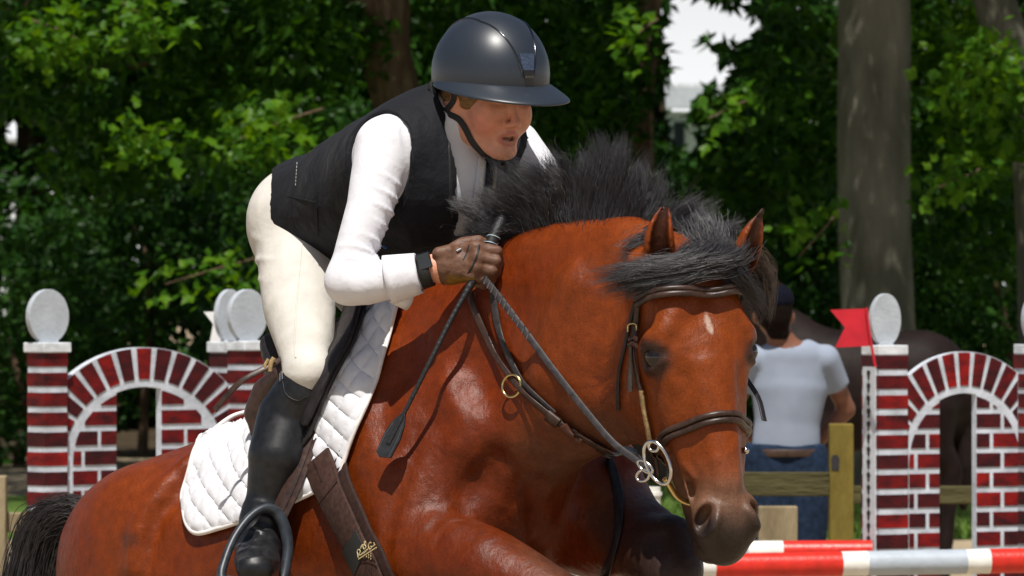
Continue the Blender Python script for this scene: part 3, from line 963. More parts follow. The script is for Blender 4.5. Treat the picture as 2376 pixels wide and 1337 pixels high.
V_, F_ = box_vf([cb[0], cb[1], (Zb(818) + Zb(793)) / 2], .066, .066, (Zb(793) - Zb(818)) / 2, Rb); b = MB(); b.add(V_, F_); bevel(b.build('cap', cap_m, back, smooth=False), .004)
rx, rz = .072, .108
pts = [(rx * math.cos(q), rz * math.sin(q)) for q in np.linspace(-math.radians(62), math.radians(242), 52)] + [(-rx * .5, -rz * .965), (rx * .5, -rz * .965)]
prism('finial', pts, -.013, .013, (np.array([cb[0], cb[1], Zb(793) + rz * .96]), ax_, [0, 0, 1.0], an_), disc_m, back, .002)

def flag(name, label, m, pole_m, pts_flag, pole, Y):
    t = empty(name, (float(xat(pole[1][0], Y)), Y, float(zat(pole[1][1], Y)))); tag(t, label, 'flag')
    cvf = [(xat(u, Y), zat(v, Y)) for u, v in pts_flag]
    fr_ = (np.array([0, Y, 0]), np.array([1, .25, 0]) / 1.0, np.array([0, 0, 1.0]), np.array([0, 1.0, 0]))
    x0 = cvf[0][0]
    fr_ = (np.array([x0, Y, 0]), np.array([1.0, -.18, 0]), np.array([0, 0, 1.0]), np.array([.0, 1.0, 0]))
    prism('cloth', [(x - x0, z) for x, z in cvf], -.0025, .0025, fr_, m, t)
    tube('pole', [np.array([xat(u, Y), Y - .012, zat(v, Y)]) for u, v in pole], .0055, pole_m, t, 6, 7)
    return t
redflag_m = mat('red_flag', (.52, .016, .030), rough=.55, var=.06, vscale=20, spec=.3)
whiteflag_m = mat('white_flag', (.78, .78, .78), rough=.55, var=.03, vscale=20, spec=.3)
flag('flag', 'swallow-tailed red flag beside the right wing\'s first finial', redflag_m, redflag_m, [(2013, 716), (1927, 719), (1961, 760), (1938, 807), (2024, 803)], [(2010, 714), (2018, 780), (2031, 852)], 21.42)
flag('flag', 'small white flag half hidden behind the middle finials', whiteflag_m, whiteflag_m, [(540, 722), (472, 724), (494, 752), (486, 796), (540, 794)], [(542, 718), (536, 800), (534, 840)], 22.9)

# poles
pole_red = mat('pole_red', (.62, .022, .010), rough=.38, var=.10, vscale=16, bump=.1, bscale=60, spec=.45, coat=.1)
pole_white = mat('pole_white', (.76, .75, .70), rough=.45, var=.04, vscale=16, bump=.1, bscale=60, spec=.4)
pole_grey = mat('pole_grey', (.40, .45, .50), rough=.45, var=.04, vscale=16, bump=.1, bscale=60, spec=.4)
def jump_pole(label, Y, pts, bands, r):
    t = empty('jump_pole', (float(xat(pts[0][0], Y)), Y, 0)); tag(t, label, 'jump pole', 'striped jump poles')
    (ua, va, da), (ub, vb, db) = pts
    A = np.array([xat(ua, Y + da), Y + da, zat(va, Y + da)]); Bv = np.array([xat(ub, Y + db), Y + db, zat(vb, Y + db)])
    for u0, u1, m in bands:
        q0, q1 = (u0 - ua) / (ub - ua), (u1 - ua) / (ub - ua)
        tube('painted_band', [A + (Bv - A) * q0, A + (Bv - A) * q1], r, m, t, 3, 22)
    return t
jump_pole('nearer striped jump pole running off the right edge', 20.6, ((1200, 1322, 0), (2600, 1297, .35)),
          [(1000, 1330, pole_grey), (1330, 1390, pole_white), (1390, 1590, pole_red), (1590, 1652, pole_white), (1652, 1946, pole_red), (1946, 2006, pole_white), (2006, 2236, pole_grey), (2236, 2291, pole_white), (2291, 2600, pole_red), (2600, 2660, pole_white), (2660, 2900, pole_grey)], .0465)
jump_pole('shorter red and white jump pole ending at the keyhole track', 21.5, ((1200, 1284, 0), (2022, 1279, .05)),
          [(700, 1000, pole_red), (1000, 1060, pole_white), (1060, 1400, pole_grey), (1400, 1640, pole_white), (1640, 1735, pole_grey), (1735, 1816, pole_white), (1816, 2022, pole_red)], .0425)
# white plastic upright half hidden behind the horse's chest
wp = empty('white_post', (float(xat(1512, 19.5)), 19.5, 0)); tag(wp, 'white rounded post end glimpsed between horse\'s chest and muzzle', 'post')
tube('post', [np.array([xat(1513, 19.5), 19.5, 0]), np.array([xat(1513, 19.5), 19.5, zat(1130, 19.5)])], .030, pole_white, wp, 6, 18)
tube('collar', [np.array([xat(1513, 19.5), 19.5, zat(1150, 19.5)]), np.array([xat(1513, 19.5), 19.5, zat(1142, 19.5)])], .036, pole_white, wp, 4, 18)

# wooden fence: posts and rails, each a thing it would fall with
oldwood_m = mat('weathered_wood', (.36, .29, .18), rough=.9, var=.18, vscale=8, stretch=(1, 1, .2), bump=.6, bscale=60, spec=.1, col2=(.20, .155, .09))
ywood_m = mat('mossy_yellow_wood', (.27, .20, .045), rough=.85, var=.2, vscale=8, stretch=(1, 1, .2), bump=.6, bscale=60, spec=.15, col2=(.13, .10, .022))
dwood_m = mat('dark_green_wood', (.075, .066, .030), rough=.9, var=.2, vscale=8, stretch=(.2, 1, 1), bump=.6, bscale=60, spec=.1)
fence_ = empty('fence', (float(xat(1950, 23.4)), 23.4, 0)); tag(fence_, 'post and rail fence in front of the man in the white shirt', 'fence')
def fbox(name, u0, u1, v0, v1, Y, dep, m, parent, bev=.006):
    zb = 0 if v1 is None else zat(v1, Y)
    o = bx(name, xat(u0, Y), xat(u1, Y), Y, Y + dep, zb, zat(v0, Y), m, parent, bev)
    return o
fbox('post', 1925, 1981, 984, None, 23.4, .11, ywood_m, fence_)
fbox('rail', 1560, 1938, 1096, 1152, 23.44, .045, dwood_m, fence_)
fbox('rail', 1978, 2620, 1128, 1170, 23.44, .045, dwood_m, fence_)
prism('mortise', [(-.016, -.030), (.016, -.030), (.018, .02), (.008, .035), (-.010, .034), (-.017, .02)], -.003, .0, (np.array([xat(1938, 23.4), 23.4, zat(1075, 23.4)]), [1, 0, 0], [0, 0, 1], [0, 1, 0]), hole_m, fence_)
bp = empty('board', (float(xat(1805, 22.2)), 22.2, 0)); tag(bp, 'pale wooden board upright below the horse\'s muzzle', 'board')
fbox('plank', 1760, 1851, 1175, None, 22.2, .06, oldwood_m, bp)
lf_ = empty('fence', (float(xat(0, 23.0)), 23.0, 0)); tag(lf_, 'pale post and rail fence at the lower left edge', 'fence')
fbox('post', -36, 13, 1105, None, 23.0, .10, oldwood_m, lf_)
fbox('rail', -400, 330, 1190, 1236, 23.12, .06, oldwood_m, lf_)

# ---------------------------------------------------------------- man standing with his back turned
man = empty('person', (float(xat(1820, 24.7)), 24.7, 0)); tag(man, 'man in a white T-shirt and jeans standing with his back turned by the fence', 'person')
YM = 24.7
def PM(u, v, d=0.0): return np.array([xat(u, YM + d), YM + d, zat(v, YM + d)])
kM = YM / FPX
mskin_m = mat('tanned_skin', (.20, .082, .048), rough=.55, var=.08, vscale=30, spec=.35)
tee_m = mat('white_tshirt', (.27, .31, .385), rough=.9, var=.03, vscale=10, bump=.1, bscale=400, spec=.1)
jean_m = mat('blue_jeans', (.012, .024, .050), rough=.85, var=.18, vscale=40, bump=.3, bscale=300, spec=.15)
cap2_m = mat('dark_cap', (.005, .006, .012), rough=.9, spec=.08, var=.15, vscale=60)
mhair_m = mat('dark_brown_hair', (.010, .006, .004), rough=.85, spec=.08, var=.2, vscale=90, bump=.4, bscale=200)
belt_m = mat('belt', (.05, .025, .015), rough=.5, var=.2)
def mfield(): return Field(*grid(PM(1600, 1560, -.5) - [0, 0, .1], PM(2040, 620, .5), .011), init=.06)
MT = [PM(1822, 1052), PM(1826, 980), PM(1832, 900), PM(1836, 832, -.02)]
def mtorso(f, e):
    f.etube(MT, [.112 + e, .108 + e, .118 + e, .085 + e], [.148 + e, .142 + e, .168 + e, .155 + e], [1, 0, 0], k=.05)
def marms(f, e, part=2):
    for s in (1, -1):
        sh = PM(1832 + s * 82, 836, -.02); el = PM(1832 + s * 132, 950, .10) if s > 0 else PM(1832 - 136, 955, .10); wr = PM(1896, 1030, .10) if s > 0 else PM(1760, 1030, .12)
        f.etube([sh, sh * .45 + el * .55, el][:part + 1 if part < 2 else 3], [.058 + e, .050 + e, .042 + e][:part + 1 if part < 2 else 3], k=.03)
        if part >= 2:
            f.etube([el, el * .5 + wr * .5, wr], [.042 + e, .042 + e, .030 + e], k=.02)
            f.ell(wr + np.array([-s * .03, .05, -.02]), np.eye(3), (.045, .03, .035), k=.02)
            for q in range(4):
                f.etube([wr + np.array([-s * .03, .05, -.01 - q * .012]), wr + np.array([-s * .085, .09, -.025 - q * .016])], .010, k=.004)
            f.etube([wr + np.array([-s * .02, .02, 0]), wr + np.array([-s * .04, .05, .015])], .011, k=.006)
f = mfield(); mtorso(f, -.008); marms(f, -.004)
f.etube([PM(1835, 830, -.01), PM(1810, 780, -.03)], .058, k=.04)
f.ell(PM(1795, 722, -.05), np.eye(3), (.078, .098, .115), k=.02)
for s in (-1, 1): f.ell(PM(1795 + s * 43, 735, -.05), np.eye(3), (.014, .028, .034), k=.01)
f.ell(PM(1793, 732, -.145), np.eye(3), (.018, .03, .03), k=.02) if False else None
f.etube([PM(1795, 755, .055), PM(1795, 770, .04)], .03, k=.03)                       # jaw, on the far side
f.ell(PM(1793, 732, .055), np.eye(3), (.016, .026, .022), k=.02)                     # nose, on the far side
for s in (-1, 1):
    f.etube([PM(1822 + s * 42, 1060), PM(1822 + s * 46, 1250, -.01), PM(1822 + s * 46, 1420, .01), PM(1822 + s * 46, 1555, .0)], [.075, .07, .055, .05], k=.02)
mV, mQ = f.net(); link('body', mesh_np('man_body', relax(mV, mQ, 2), mQ), mskin_m, man)
f = mfield(); mtorso(f, .006)
for s in (1, -1):
    sh = PM(1832 + s * 82, 836, -.02); el = PM(1832 + s * 132, 950, .10)
    a2 = Field(f.xs, f.ys, f.zs, .06); a2.etube([sh, sh * .40 + el * .60], [.068, .066], k=.02); a2.cut(sh * .45 + el * .55, el - sh)
    f.f = np.minimum(f.f, a2.f)
f.cut(PM(1820, 1048), [-.05, 0, -1]); hole = Field(f.xs, f.ys, f.zs, .06); hole.sph(PM(1828, 785, -.02), .078); f.f = np.maximum(f.f, -hole.f)
mV, mQ = f.net(); mV = relax(mV, mQ, 2); mN = vnormals(mV, mQ)
mV = mV + mN * (.007 * fbm(mV * [1.6, 1, .45], 9, 2, 5))[:, None]
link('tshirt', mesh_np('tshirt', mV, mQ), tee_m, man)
f = mfield(); f.etube([PM(1822, 1020), PM(1822, 1090)], [.121, .124], [.166, .172], [1, 0, 0], k=.04)
for s in (-1, 1):
    f.etube([PM(1822 + s * 40, 1070), PM(1822 + s * 45, 1250, -.01), PM(1822 + s * 46, 1420, .01), PM(1822 + s * 46, 1552, .0)], [.120, .098, .080, .078], k=.03)
f.cut(PM(1822, 1030), [0, 0, 1])
mV, mQ = f.net(); mV = relax(mV, mQ, 2); mN = vnormals(mV, mQ); mV = mV + mN * (.006 * fbm(mV, 14, 3, 6))[:, None]
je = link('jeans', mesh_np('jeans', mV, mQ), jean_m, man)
a = np.linspace(0, 2 * np.pi, 40, endpoint=False)
cbelt = PM(1822, 1050)
sweep('belt', np.stack([cbelt[0] + .176 * np.cos(a), cbelt[1] + .131 * np.sin(a), np.full(40, cbelt[2])], 1), strap_prof(.034, .006), belt_m, man, np.stack([np.cos(a), np.sin(a), 0 * a], 1), True)
f = mfield(); f.ell(PM(1795, 710, -.055), np.eye(3), (.086, .104, .112), k=.01); f.ell(PM(1795, 750, .06), np.eye(3), (.1, .11, .12), k=.02, mode='sub'); f.etube([PM(1799, 745, -.075), PM(1808, 778, -.065)], [.062, .045], k=.03); f.cut(PM(1795, 788), [0, 0, -1])
mV, mQ = f.net(); link('hair', mesh_np('man_hair', relax(mV, mQ, 2), mQ), mhair_m, man)
f = mfield(); f.ell(PM(1795, 702, -.05), np.eye(3), (.094, .112, .092), k=.01); f.cut(PM(1795, 700), [0, .15, -1]); f.ell(PM(1795, 700, .13), np.eye(3), (.07, .09, .016), k=.02)
mV, mQ = f.net(); link('cap', mesh_np('man_cap', relax(mV, mQ, 2), mQ), cap2_m, man)

# ---------------------------------------------------------------- dark horse waiting behind the right wing
YD = 33.0
dk = empty('horse', (float(xat(2030, YD)), YD, 0)); tag(dk, 'dark brown horse standing in shade behind the man and the right wing', 'horse')
def PD(u, v, d=0.0): return np.array([xat(u, YD), YD + d, zat(v, YD)])
kd = FPX / YD
f = Field(*grid(PD(1560, 1420, -.6) - [0, 0, .1], PD(2330, 560, .6), .022), init=.08)
f.etube([PD(1880, 905), PD(1960, 910), PD(2050, 905), PD(2130, 895), PD(2170, 915)], [.34, .36, .34, .33, .26], [.24, .28, .27, .26, .2], [0, 1, 0], k=.1)
f.etube([PD(1880, 870), PD(1820, 790), PD(1770, 720)], [.26, .19, .12], [.15, .11, .08], [0, 1, 0], k=.12)
f.etube([PD(1772, 712), PD(1735, 760), PD(1710, 830)], [.12, .10, .07], [.09, .075, .06], [0, 1, 0], k=.05)
for s in (-1, 1):
    f.etube([PD(1780, 690, s * .05), PD(1785, 655, s * .06)], [.035, .01], k=.02)
    f.etube([PD(1895, 990, s * .13), PD(1892, 1130, s * .13), PD(1890, 1160, s * .13), PD(1890, 1270, s * .13), PD(1884, 1330, s * .13)], [.13, .06, .07, .04, .06], k=.05)
    f.etube([PD(2140, 960, s * .14), PD(2165, 1040, s * .14), PD(2204, 1088, s * .14), PD(2196, 1200, s * .14), PD(2180, 1335, s * .14)], [.2, .115, .07, .045, .055], k=.06)
f.etube([PD(2210, 860), PD(2235, 930), PD(2240, 1080), PD(2236, 1180)], [.05, .07, .08, .03], k=.03)
mV, mQ = f.net(); mV = relax(mV, mQ, 3)
dk_m = mat('shaded_dark_bay_coat', (.012, .007, .006), rough=.6, var=.15, vscale=14, spec=.12)  # dark bay darkened further, shade is put into the coat colour
link('body', mesh_np('dark_horse_body', mV, mQ), dk_m, dk)
# ================================================================ HORSE
coat_m = mat('bay_coat', (1, 1, 1), rough=0.43, var=0.13, vscale=38, bump=0.30, bscale=420, spec=0.26, grain=.22, gscale=330, stretch=(1, 1, 1), attr=True,
             bump2=[(0.10, 16, (1, 1, 1)), (0.16, 60, (1, 1, .45)), (0.12, 900, (1, 1, .25))], sheen=0.0, rvar=0.06)
hair_m, _n, _l, _b = new_mat('black_hair')
_b.inputs['Base Color'].default_value = (0.020, 0.018, 0.021, 1)
_b.inputs['Roughness'].default_value = 0.40
_b.inputs['Specular IOR Level'].default_value = 0.75
eye_m = mat('horse_eye', (0.012, 0.007, 0.005), rough=0.05, var=0.2, spec=0.6)

W = P(900, 805, 125)                       # withers
F = nrm([0.70, -0.615, 0.0]); F = nrm(np.append(F[:2] * math.cos(math.radians(22.0)), math.sin(math.radians(22.0))))
L = nrm([0.615, 0.70, 0]); U = np.cross(F, L)
RB = np.stack([F, L, U])
def H(f, l, u):
    return W + f * F + l * L + u * U

hx0, hx1 = P(0, 0, 900)[0] - .12, P(1800, 0, -640)[0] + .05
hf = Field(ngrid([hx0, P(1385, 0, -640)[0], P(1800, 0, -640)[0] + .02], [.0095, .0045]),
           ngrid([Y0 - 1.02, Y0 - .36, Y0 + 1.55], [.0050, .0100]),
           ngrid([0.02, 0.95, 1.10, 1.92], [.016, .008, .0058]))
R_ = lambda a, b, c: np.array([a, b, c], float)

# --- trunk
sp = [(-.91, -.16), (-.84, -.04), (-.74, .025), (-.55, .0), (-.35, -.035), (-.15, -.02), (0.0, .0), (.10, -.05)]
ru = [.17, .24, .285, .275, .30, .31, .31, .27]
rl = [.17, .225, .262, .250, .265, .262, .215, .19]
hf.etube([H(f, 0, t - r) for (f, t), r in zip(sp, ru)], ru, rl, L, k=.05)
hf.ell(H(-.52, 0, -.40), RB, (.36, .275, .23), k=.1)               # belly
hf.ell(H(-.20, 0, -.46), RB, (.30, .235, .22), k=.1)               # girth
# haunch
for s in (-1, 1):
    hf.ell(H(-.79, s * .13, -.23), RB, (.20, .135, .22), k=.06)    # gluteal
    hf.ell(H(-.66, s * .175, -.17), RB, (.12, .075, .12), k=.10)   # hip
    hf.ell(H(-.78, s * .17, -.42), RB, (.19, .105, .26), k=.06)    # thigh
    hf.ell(H(-.88, s * .11, -.44), RB, (.11, .10, .22), k=.06)
    # hind leg pushing off towards the ground
    st = H(-.66, s * .17, -.62); hk = H(-1.10, s * .13, -.86)
    hk[2] = 0.70
    ft = hk + R_(.02, .06, -.42); hoof = ft + R_(.06, -.06, -.14)
    hf.etube([H(-.80, s * .16, -.45), st, (st + hk) / 2, hk], [.17, .145, .085, .055], k=.06)
    hf.etube([hk + R_(-.03, .03, .03), hk, ft, ft + R_(.02, -.02, -.03)], [.035, .052, .034, .042], k=.03)
    hf.etube([ft, hoof], [.036, .058], k=.02)
# chest and shoulders
hf.ell(H(-.06, 0, -.64), RB, (.27, .19, .20), k=.08)
hf.ell(H(.06, 0, -.32), RB, (.225, .205, .24), k=.08)
hf.ell(H(-.08, 0, -.50), RB, (.22, .19, .17), k=.08)
for s in (-1, 1):
    bl = nrm(F * .42 + U * -.90)                                   # scapula direction (down, forward)
    hf.ell(H(.06, s * .150, -.28), np.stack([bl, L, np.cross(bl, L)]), (.27, .072, .12), k=.06)
    hf.ell(H(.09, s * .145, -.36), RB, (.100, .085, .12), k=.08)   # point of shoulder
    hf.ell(H(.18, s * .078, -.33), RB, (.075, .07, .13), k=.05)    # breast muscle
    hf.ell(H(-.04, s * .180, -.44), RB, (.13, .070, .13), k=.06)   # triceps
hf.etube([H(.34, 0, -.36), H(.345, 0, -.62)], .014, k=.035, mode='sub')

# --- neck
nc = [(985, 990, 70), (1110, 890, -50), (1235, 828, -180), (1345, 788, -290), (1445, 772, -400), (1545, 712, -480)]
npts = np.array([P(*c) for c in nc])
nh = [.280, .262, .252, .243, .232, .118]
nt = [.180, .150, .120, .104, .098, .100]
tg = np.gradient(npts, axis=0)
nax = np.array([nrm(np.cross(nrm(t), [0, 0, 1])) for t in tg])
hf.etube(npts, nh, nt, nax, k=.07)
# crest roll, throat muscle, jugular groove
hf.etube([P(1150, 632, -95), P(1260, 585, -215), P(1370, 566, -320), P(1470, 566, -420), P(1560, 600, -490)], [.05, .05, .046, .042, .04], k=.05)
hf.etube([P(1490, 800, -440), P(1370, 905, -375), P(1250, 1010, -260), P(1190, 1060, -170)], [.04, .05, .05, .03], k=.12)

# --- fore legs
# right: forearm carried forward
ra0, ra1, ra2 = P(985, 1300, -230), P(1140, 1330, -400), P(1335, 1420, -540)
hf.etube([P(950, 1170, -130), ra0], [.105, .112], k=.07)
hf.etube([ra0, ra1, ra2], [.108, .088, .062], k=.022)
hf.ell(P(1050, 1268, -330), np.stack([nrm(ra1 - ra0), L, np.cross(nrm(ra1 - ra0), L)]), (.12, .055, .06), k=.035)
hf.sph(ra2, .062, .02)
rc = P(1180, 1660, -330)
hf.etube([ra2, rc, P(1110, 1620, -290)], [.050, .034, .042], k=.03)
hf.etube([P(1110, 1620, -290), P(1030, 1600, -260)], [.036, .056], k=.02)
# left: knee lifted towards the camera
la0, la1, la2 = P(1400, 1215, -60), P(1490, 1262, -220), P(1560, 1330, -400)
hf.etube([P(1380, 1100, 20), la0], [.10, .105], k=.07)
hf.etube([la0, la1, la2], [.110, .090, .060], k=.05)
hf.sph(P(1557, 1262, -350), .060, .05)
hf.etube([la2, P(1545, 1540, -330), P(1500, 1600, -240)], [.054, .036, .042], k=.03)
hf.etube([P(1500, 1600, -240), P(1440, 1590, -180)], [.036, .056], k=.02)

# --- head (local frame: x = horse's left, y = down the face, z = out of the forehead)
hxv = nrm([.925, .375, .055])
hyv = np.array([-.032, -.270, -.957]); hyv = nrm(hyv - hxv * (hyv @ hxv))
hzv = np.cross(hxv, hyv)
if hzv[1] > 0: hzv = -hzv
HO = P(1650, 806, -640) - .165 * hyv
HR = np.stack([hxv, hyv, hzv])
def Hd(x, y, z):
    return HO + x * hxv + y * hyv + z * hzv
def rot(ax, a):
    return np.array(Matrix.Rotation(a, 3, Vector(ax)))
hf.ell(Hd(0, 0.0650, -.095), HR, (.108, .105, .082), k=.03)
hf.etube([Hd(-.070, -.01, -.10), Hd(.085, -.01, -.10)], .048, k=.07)
hf.ell(Hd(0, 0.1650, -.078), HR, (.106, .115, .078), k=.03)
for s in (-1, 1):
    hf.ell(Hd(s * .088, .150, -.066), HR, (.036, .050, .046), k=.025)
    hf.ell(Hd(s * .104, .128, -.050), HR, (.020, .016, .034), k=.02)
    hf.ell(Hd(s * .060, 0.0900, -.030), HR, (.034, .07, .022), k=.03)
    hf.ell(Hd(s * .064, 0.2143, -.160), HR, (.040, .135, .125), k=.035)       # cheek
    hf.ell(Hd(s * .060, 0.2955, -.085), HR, (.023, .11, .026), k=.025)
    hf.etube([Hd(s * .020, .02, -.028), Hd(s * .050, .065, -.020), Hd(s * .080, .115, -.024)], [.012, .015, .012], k=.03)
    hf.etube([Hd(s * .052, .22, -.020), Hd(s * .050, .30, -.026), Hd(s * .044, .40, -.034)], [.012, .016, .010], k=.03, mode='sub')          # facial crest
    hf.ell(Hd(s * .118, .085, -.078), HR, (.012, .028, .022), k=.03, mode='sub')   # hollow above eye
hf.etube([Hd(0, 0.1700, -.075), Hd(0, 0.2669, -.070), Hd(0, 0.3623, -.066), Hd(0, 0.4578, -.066), Hd(0, 0.5151, -.072)], [.076, .068, .060, .056, .056], [.088, .070, .056, .050, .055], hxv, k=.03)
hf.etube([Hd(0, 0.2000, -.010), Hd(0, 0.3241, -.012), Hd(0, 0.4483, -.018)], [.014, .012, .012], [.036, .030, .024], hxv, k=.025)   # nasal bone
hf.ell(Hd(0, 0.5199, -.078), HR, (.056, .075, .060), k=.03)
hf.ell(Hd(0, .556, -.088), HR, (.042, .045, .044), k=.025)                       # upper lip
hf.etube([Hd(0, 0.2573, -.225), Hd(0, 0.3528, -.190), Hd(0, 0.4483, -.165), Hd(0, 0.5343, -.150)], [.070, .060, .048, .038], [.058, .048, .040, .036], hxv, k=.03)
hf.ell(Hd(0, .550, -.142), HR, (.040, .038, .034), k=.015)                       # chin / lower lip
for s in (-1, 1):
    hf.ell(Hd(s * .044, 0.5132, -.048), HR @ rot((0, 0, 1), 0), (.030, .046, .034), k=.02)
    a = s * .42
    ax1 = nrm(hyv * math.cos(a) - hxv * math.sin(a) * -1)
    nR = np.stack([np.cross(ax1, hzv), ax1, hzv])
    hf.ell(Hd(s * .058, 0.5132, -.030), nR, (.0165, .030, .034), k=.010, mode='sub')
    hf.ell(Hd(s * .040, 0.5199, -.020), nR, (.010, .030, .018), k=.012)             # inner wing
    hf.etube([Hd(s * .062, 0.4435, -.128), Hd(s * .056, 0.4960, -.122), Hd(s * .052, 0.5486, -.118), Hd(s * .020, .588, -.116)], [.002, .0035, .004, .0035], k=.012, mode='sub')   # mouth
    # eye opening and lids
    hf.ell(Hd(s * .124, .168, -.052), HR, (.010, .018, .024), k=.012, mode='sub')
    hf.etube([Hd(s * .098, 0.1500, -.020), Hd(s * .116, 0.1430, -.045), Hd(s * .119, 0.1470, -.075), Hd(s * .108, 0.1580, -.094)], [.005, .0062, .006, .005], k=.016)
    hf.etube([Hd(s * .098, 0.1800, -.024), Hd(s * .113, 0.1920, -.050), Hd(s * .113, 0.1900, -.078), Hd(s * .106, 0.1760, -.094)], [.004, .006, .006, .004], k=.012)
    hf.etube([Hd(s * .090, 0.1280, -.022), Hd(s * .108, 0.1240, -.045), Hd(s * .110, 0.1280, -.07)], [.006, .008, .006], k=.014)
# veins on the face
for s in (-1, 1):
    hf.etube([Hd(s * .076, 0.2669, -.10), Hd(s * .066, 0.3528, -.090), Hd(s * .055, 0.4196, -.062)], [.005, .006, .004], k=.012)
    hf.etube([Hd(s * .066, 0.3528, -.090), Hd(s * .062, 0.4292, -.092), Hd(s * .058, 0.4865, -.085)], [.005, .005, .003], k=.012)

hf.ell(Hd(0, .41, -.120), HR, (.044, .10, .055), k=.02)
# ears
EARS = []
def ear(base, mid, tip, wmid, face, dep):
    """face = direction the hollow looks"""
    base, mid, tip = map(np.asarray, (base, mid, tip))
    C = catmull([base, mid, tip], 9)
    t = np.linspace(0, 1, 9)
    wd = wmid * np.array([.74, .92, 1.0, .99, .92, .78, .58, .34, .12])
    T, Nf, B = frames(C, face)
    hf.etube(C, wd * dep, wd, B, k=.02)
    C2 = C + Nf * (wd * dep * .72)[:, None]
    hf.etube(C2[1:8], (wd * dep * 1.0)[1:8], (wd * .66)[1:8], B[1:8], k=.008, mode='sub')
    EARS.append((C - Nf * (wd * dep * .02)[:, None], wd, B, Nf))
de = float((Hd(.08, 0, -.09)[1] - Y0) * 1080)
dE = float((Hd(-.08, 0, -.09)[1] - Y0) * 1080)
ear(P(1533, 628, dE - 15), P(1530, 545, dE - 45), P(1549, 461, dE - 45), .0320, nrm([.05, -1, .15]), .80)
ear(P(1712, 645, de - 25), P(1740, 562, de - 75), P(1770, 484, de - 75), .0340, nrm([.60, -.85, .1]), .75)

# --- field lookups for laying tack on the animal
def samp(Fd, p):
    p = np.asarray(p, float)
    idx = []; fr = []
    for q, a in enumerate((Fd.xs, Fd.ys, Fd.zs)):
        i = np.clip(np.searchsorted(a, p[..., q]) - 1, 0, len(a) - 2)
        idx.append(i); fr.append(np.clip((p[..., q] - a[i]) / (a[i + 1] - a[i]), 0, 1))
    out = 0
    for dx in (0, 1):
        for dy in (0, 1):
            for dz in (0, 1):
                w = (fr[0] if dx else 1 - fr[0]) * (fr[1] if dy else 1 - fr[1]) * (fr[2] if dz else 1 - fr[2])
                out = out + w * Fd.f[idx[0] + dx, idx[1] + dy, idx[2] + dz]
    return out
def cast(Fd, o, d, length, step=.004):
    """first surface point along rays; o,d (n,3)"""
    o = np.atleast_2d(o); d = np.atleast_2d(d)
    s = np.arange(0, length, step)
    pts = o[:, None] + d[:, None] * s[None, :, None]
    f = samp(Fd, pts)
    hit = f < 0
    i = hit.argmax(1)
    ok = hit.any(1) & (i > 0)
    i1 = np.where(ok, i, 1); r = np.arange(len(o))
    f0, f1 = f[r, i1 - 1], f[r, i1]
    t = s[i1 - 1] + step * np.where(ok, f0 / np.where(np.abs(f0 - f1) < 1e-9, 1, f0 - f1), 0)
    return o + d * t[:, None], ok
def gradn(Fd, p, e=.012):
    p = np.atleast_2d(p)
    g = np.stack([samp(Fd, p + e * np.eye(3)[q]) - samp(Fd, p - e * np.eye(3)[q]) for q in range(3)], 1)
    return g / (np.linalg.norm(g, axis=1, keepdims=True) + 1e-9)
def onpix(uv, Fd=None, off=.004, near=-1050, far=1500):
    """points of the animal's surface seen at photo pixels, lifted off by off metres"""
    Fd = Fd or hf
    uv = np.atleast_2d(np.asarray(uv, float))
    a = np.array([P(u, v, near) for u, v in uv[:, :2]]); b = np.array([P(u, v, far) for u, v in uv[:, :2]])
    d = b - a; ln = np.linalg.norm(d, axis=1); d /= ln[:, None]
    p, ok = cast(Fd, a, d, float(ln.max()))
    n = gradn(Fd, p)
    return p + n * off, n, ok

# --- skin lines and veins laid on the surface
def ridge(pts, r, k, mode='add', sink=0.0, n=14):
    p, nn, ok = onpix(catmull([(*q, 0) for q in pts], n)[:, :2], hf, sink)
    p = p[ok]
    if len(p) > 2: hf.etube(p, np.concatenate([[r * .5], np.full(len(p) - 2, r), [r * .4]]), k=k, mode=mode)
ridge([(478, 1045), (430, 1090), (380, 1145), (345, 1195), (322, 1255), (312, 1345)], .018, .045, 'add', -.004)
ridge([(440, 1105), (395, 1165), (372, 1240), (372, 1330)], .022, .06, 'sub', .010)
ridge([(415, 1210), (395, 1260), (385, 1330)], .014, .05, 'add', -.002)
ridge([(968, 1005), (945, 1080), (918, 1150), (898, 1235), (893, 1290)], .009, .030, 'sub', .004)
ridge([(1000, 1228), (1015, 1205), (1045, 1190), (1085, 1192)], .008, .018, 'sub', .003)
ridge([(1010, 1262), (1022, 1232), (1050, 1210), (1085, 1208)], .005, .016, 'sub', .003)
ridge([(1240, 1120), (1245, 1180), (1250, 1260)], .012, .04, 'sub', .006)
ridge([(1150, 1060), (1120, 1110), (1075, 1150)], .014, .05, 'sub', .010)
ridge([(1060, 900), (1085, 980), (1075, 1040)], .020, .07, 'add', -.008)
ridge([(1330, 640), (1290, 760), (1260, 880)], .020, .08, 'add', -.012)
ridge([(1420, 640), (1400, 760), (1395, 880)], .018, .08, 'sub', .014)
ridge([(1180, 700), (1130, 800), (1090, 900)], .022, .08, 'sub', .018)
ridge([(905, 880), (890, 960), (905, 1030)], .018, .06, 'sub', .014)

hV, hQ = hf.net()
hV = relax(hV, hQ, 2, .35)
hN = vnormals(hV, hQ)
hV += hN * (fbm(hV, 26, 3, 3) * .0016)[:, None]

def uvpix(V):
    return 1188 + V[:, 0] * FPX / V[:, 1], 668.5 - (V[:, 2] - CAMH) * FPX / V[:, 1]
def smooth(e0, e1, x):
    t = np.clip((x - e0) / (e1 - e0), 0, 1); return t * t * (3 - 2 * t)

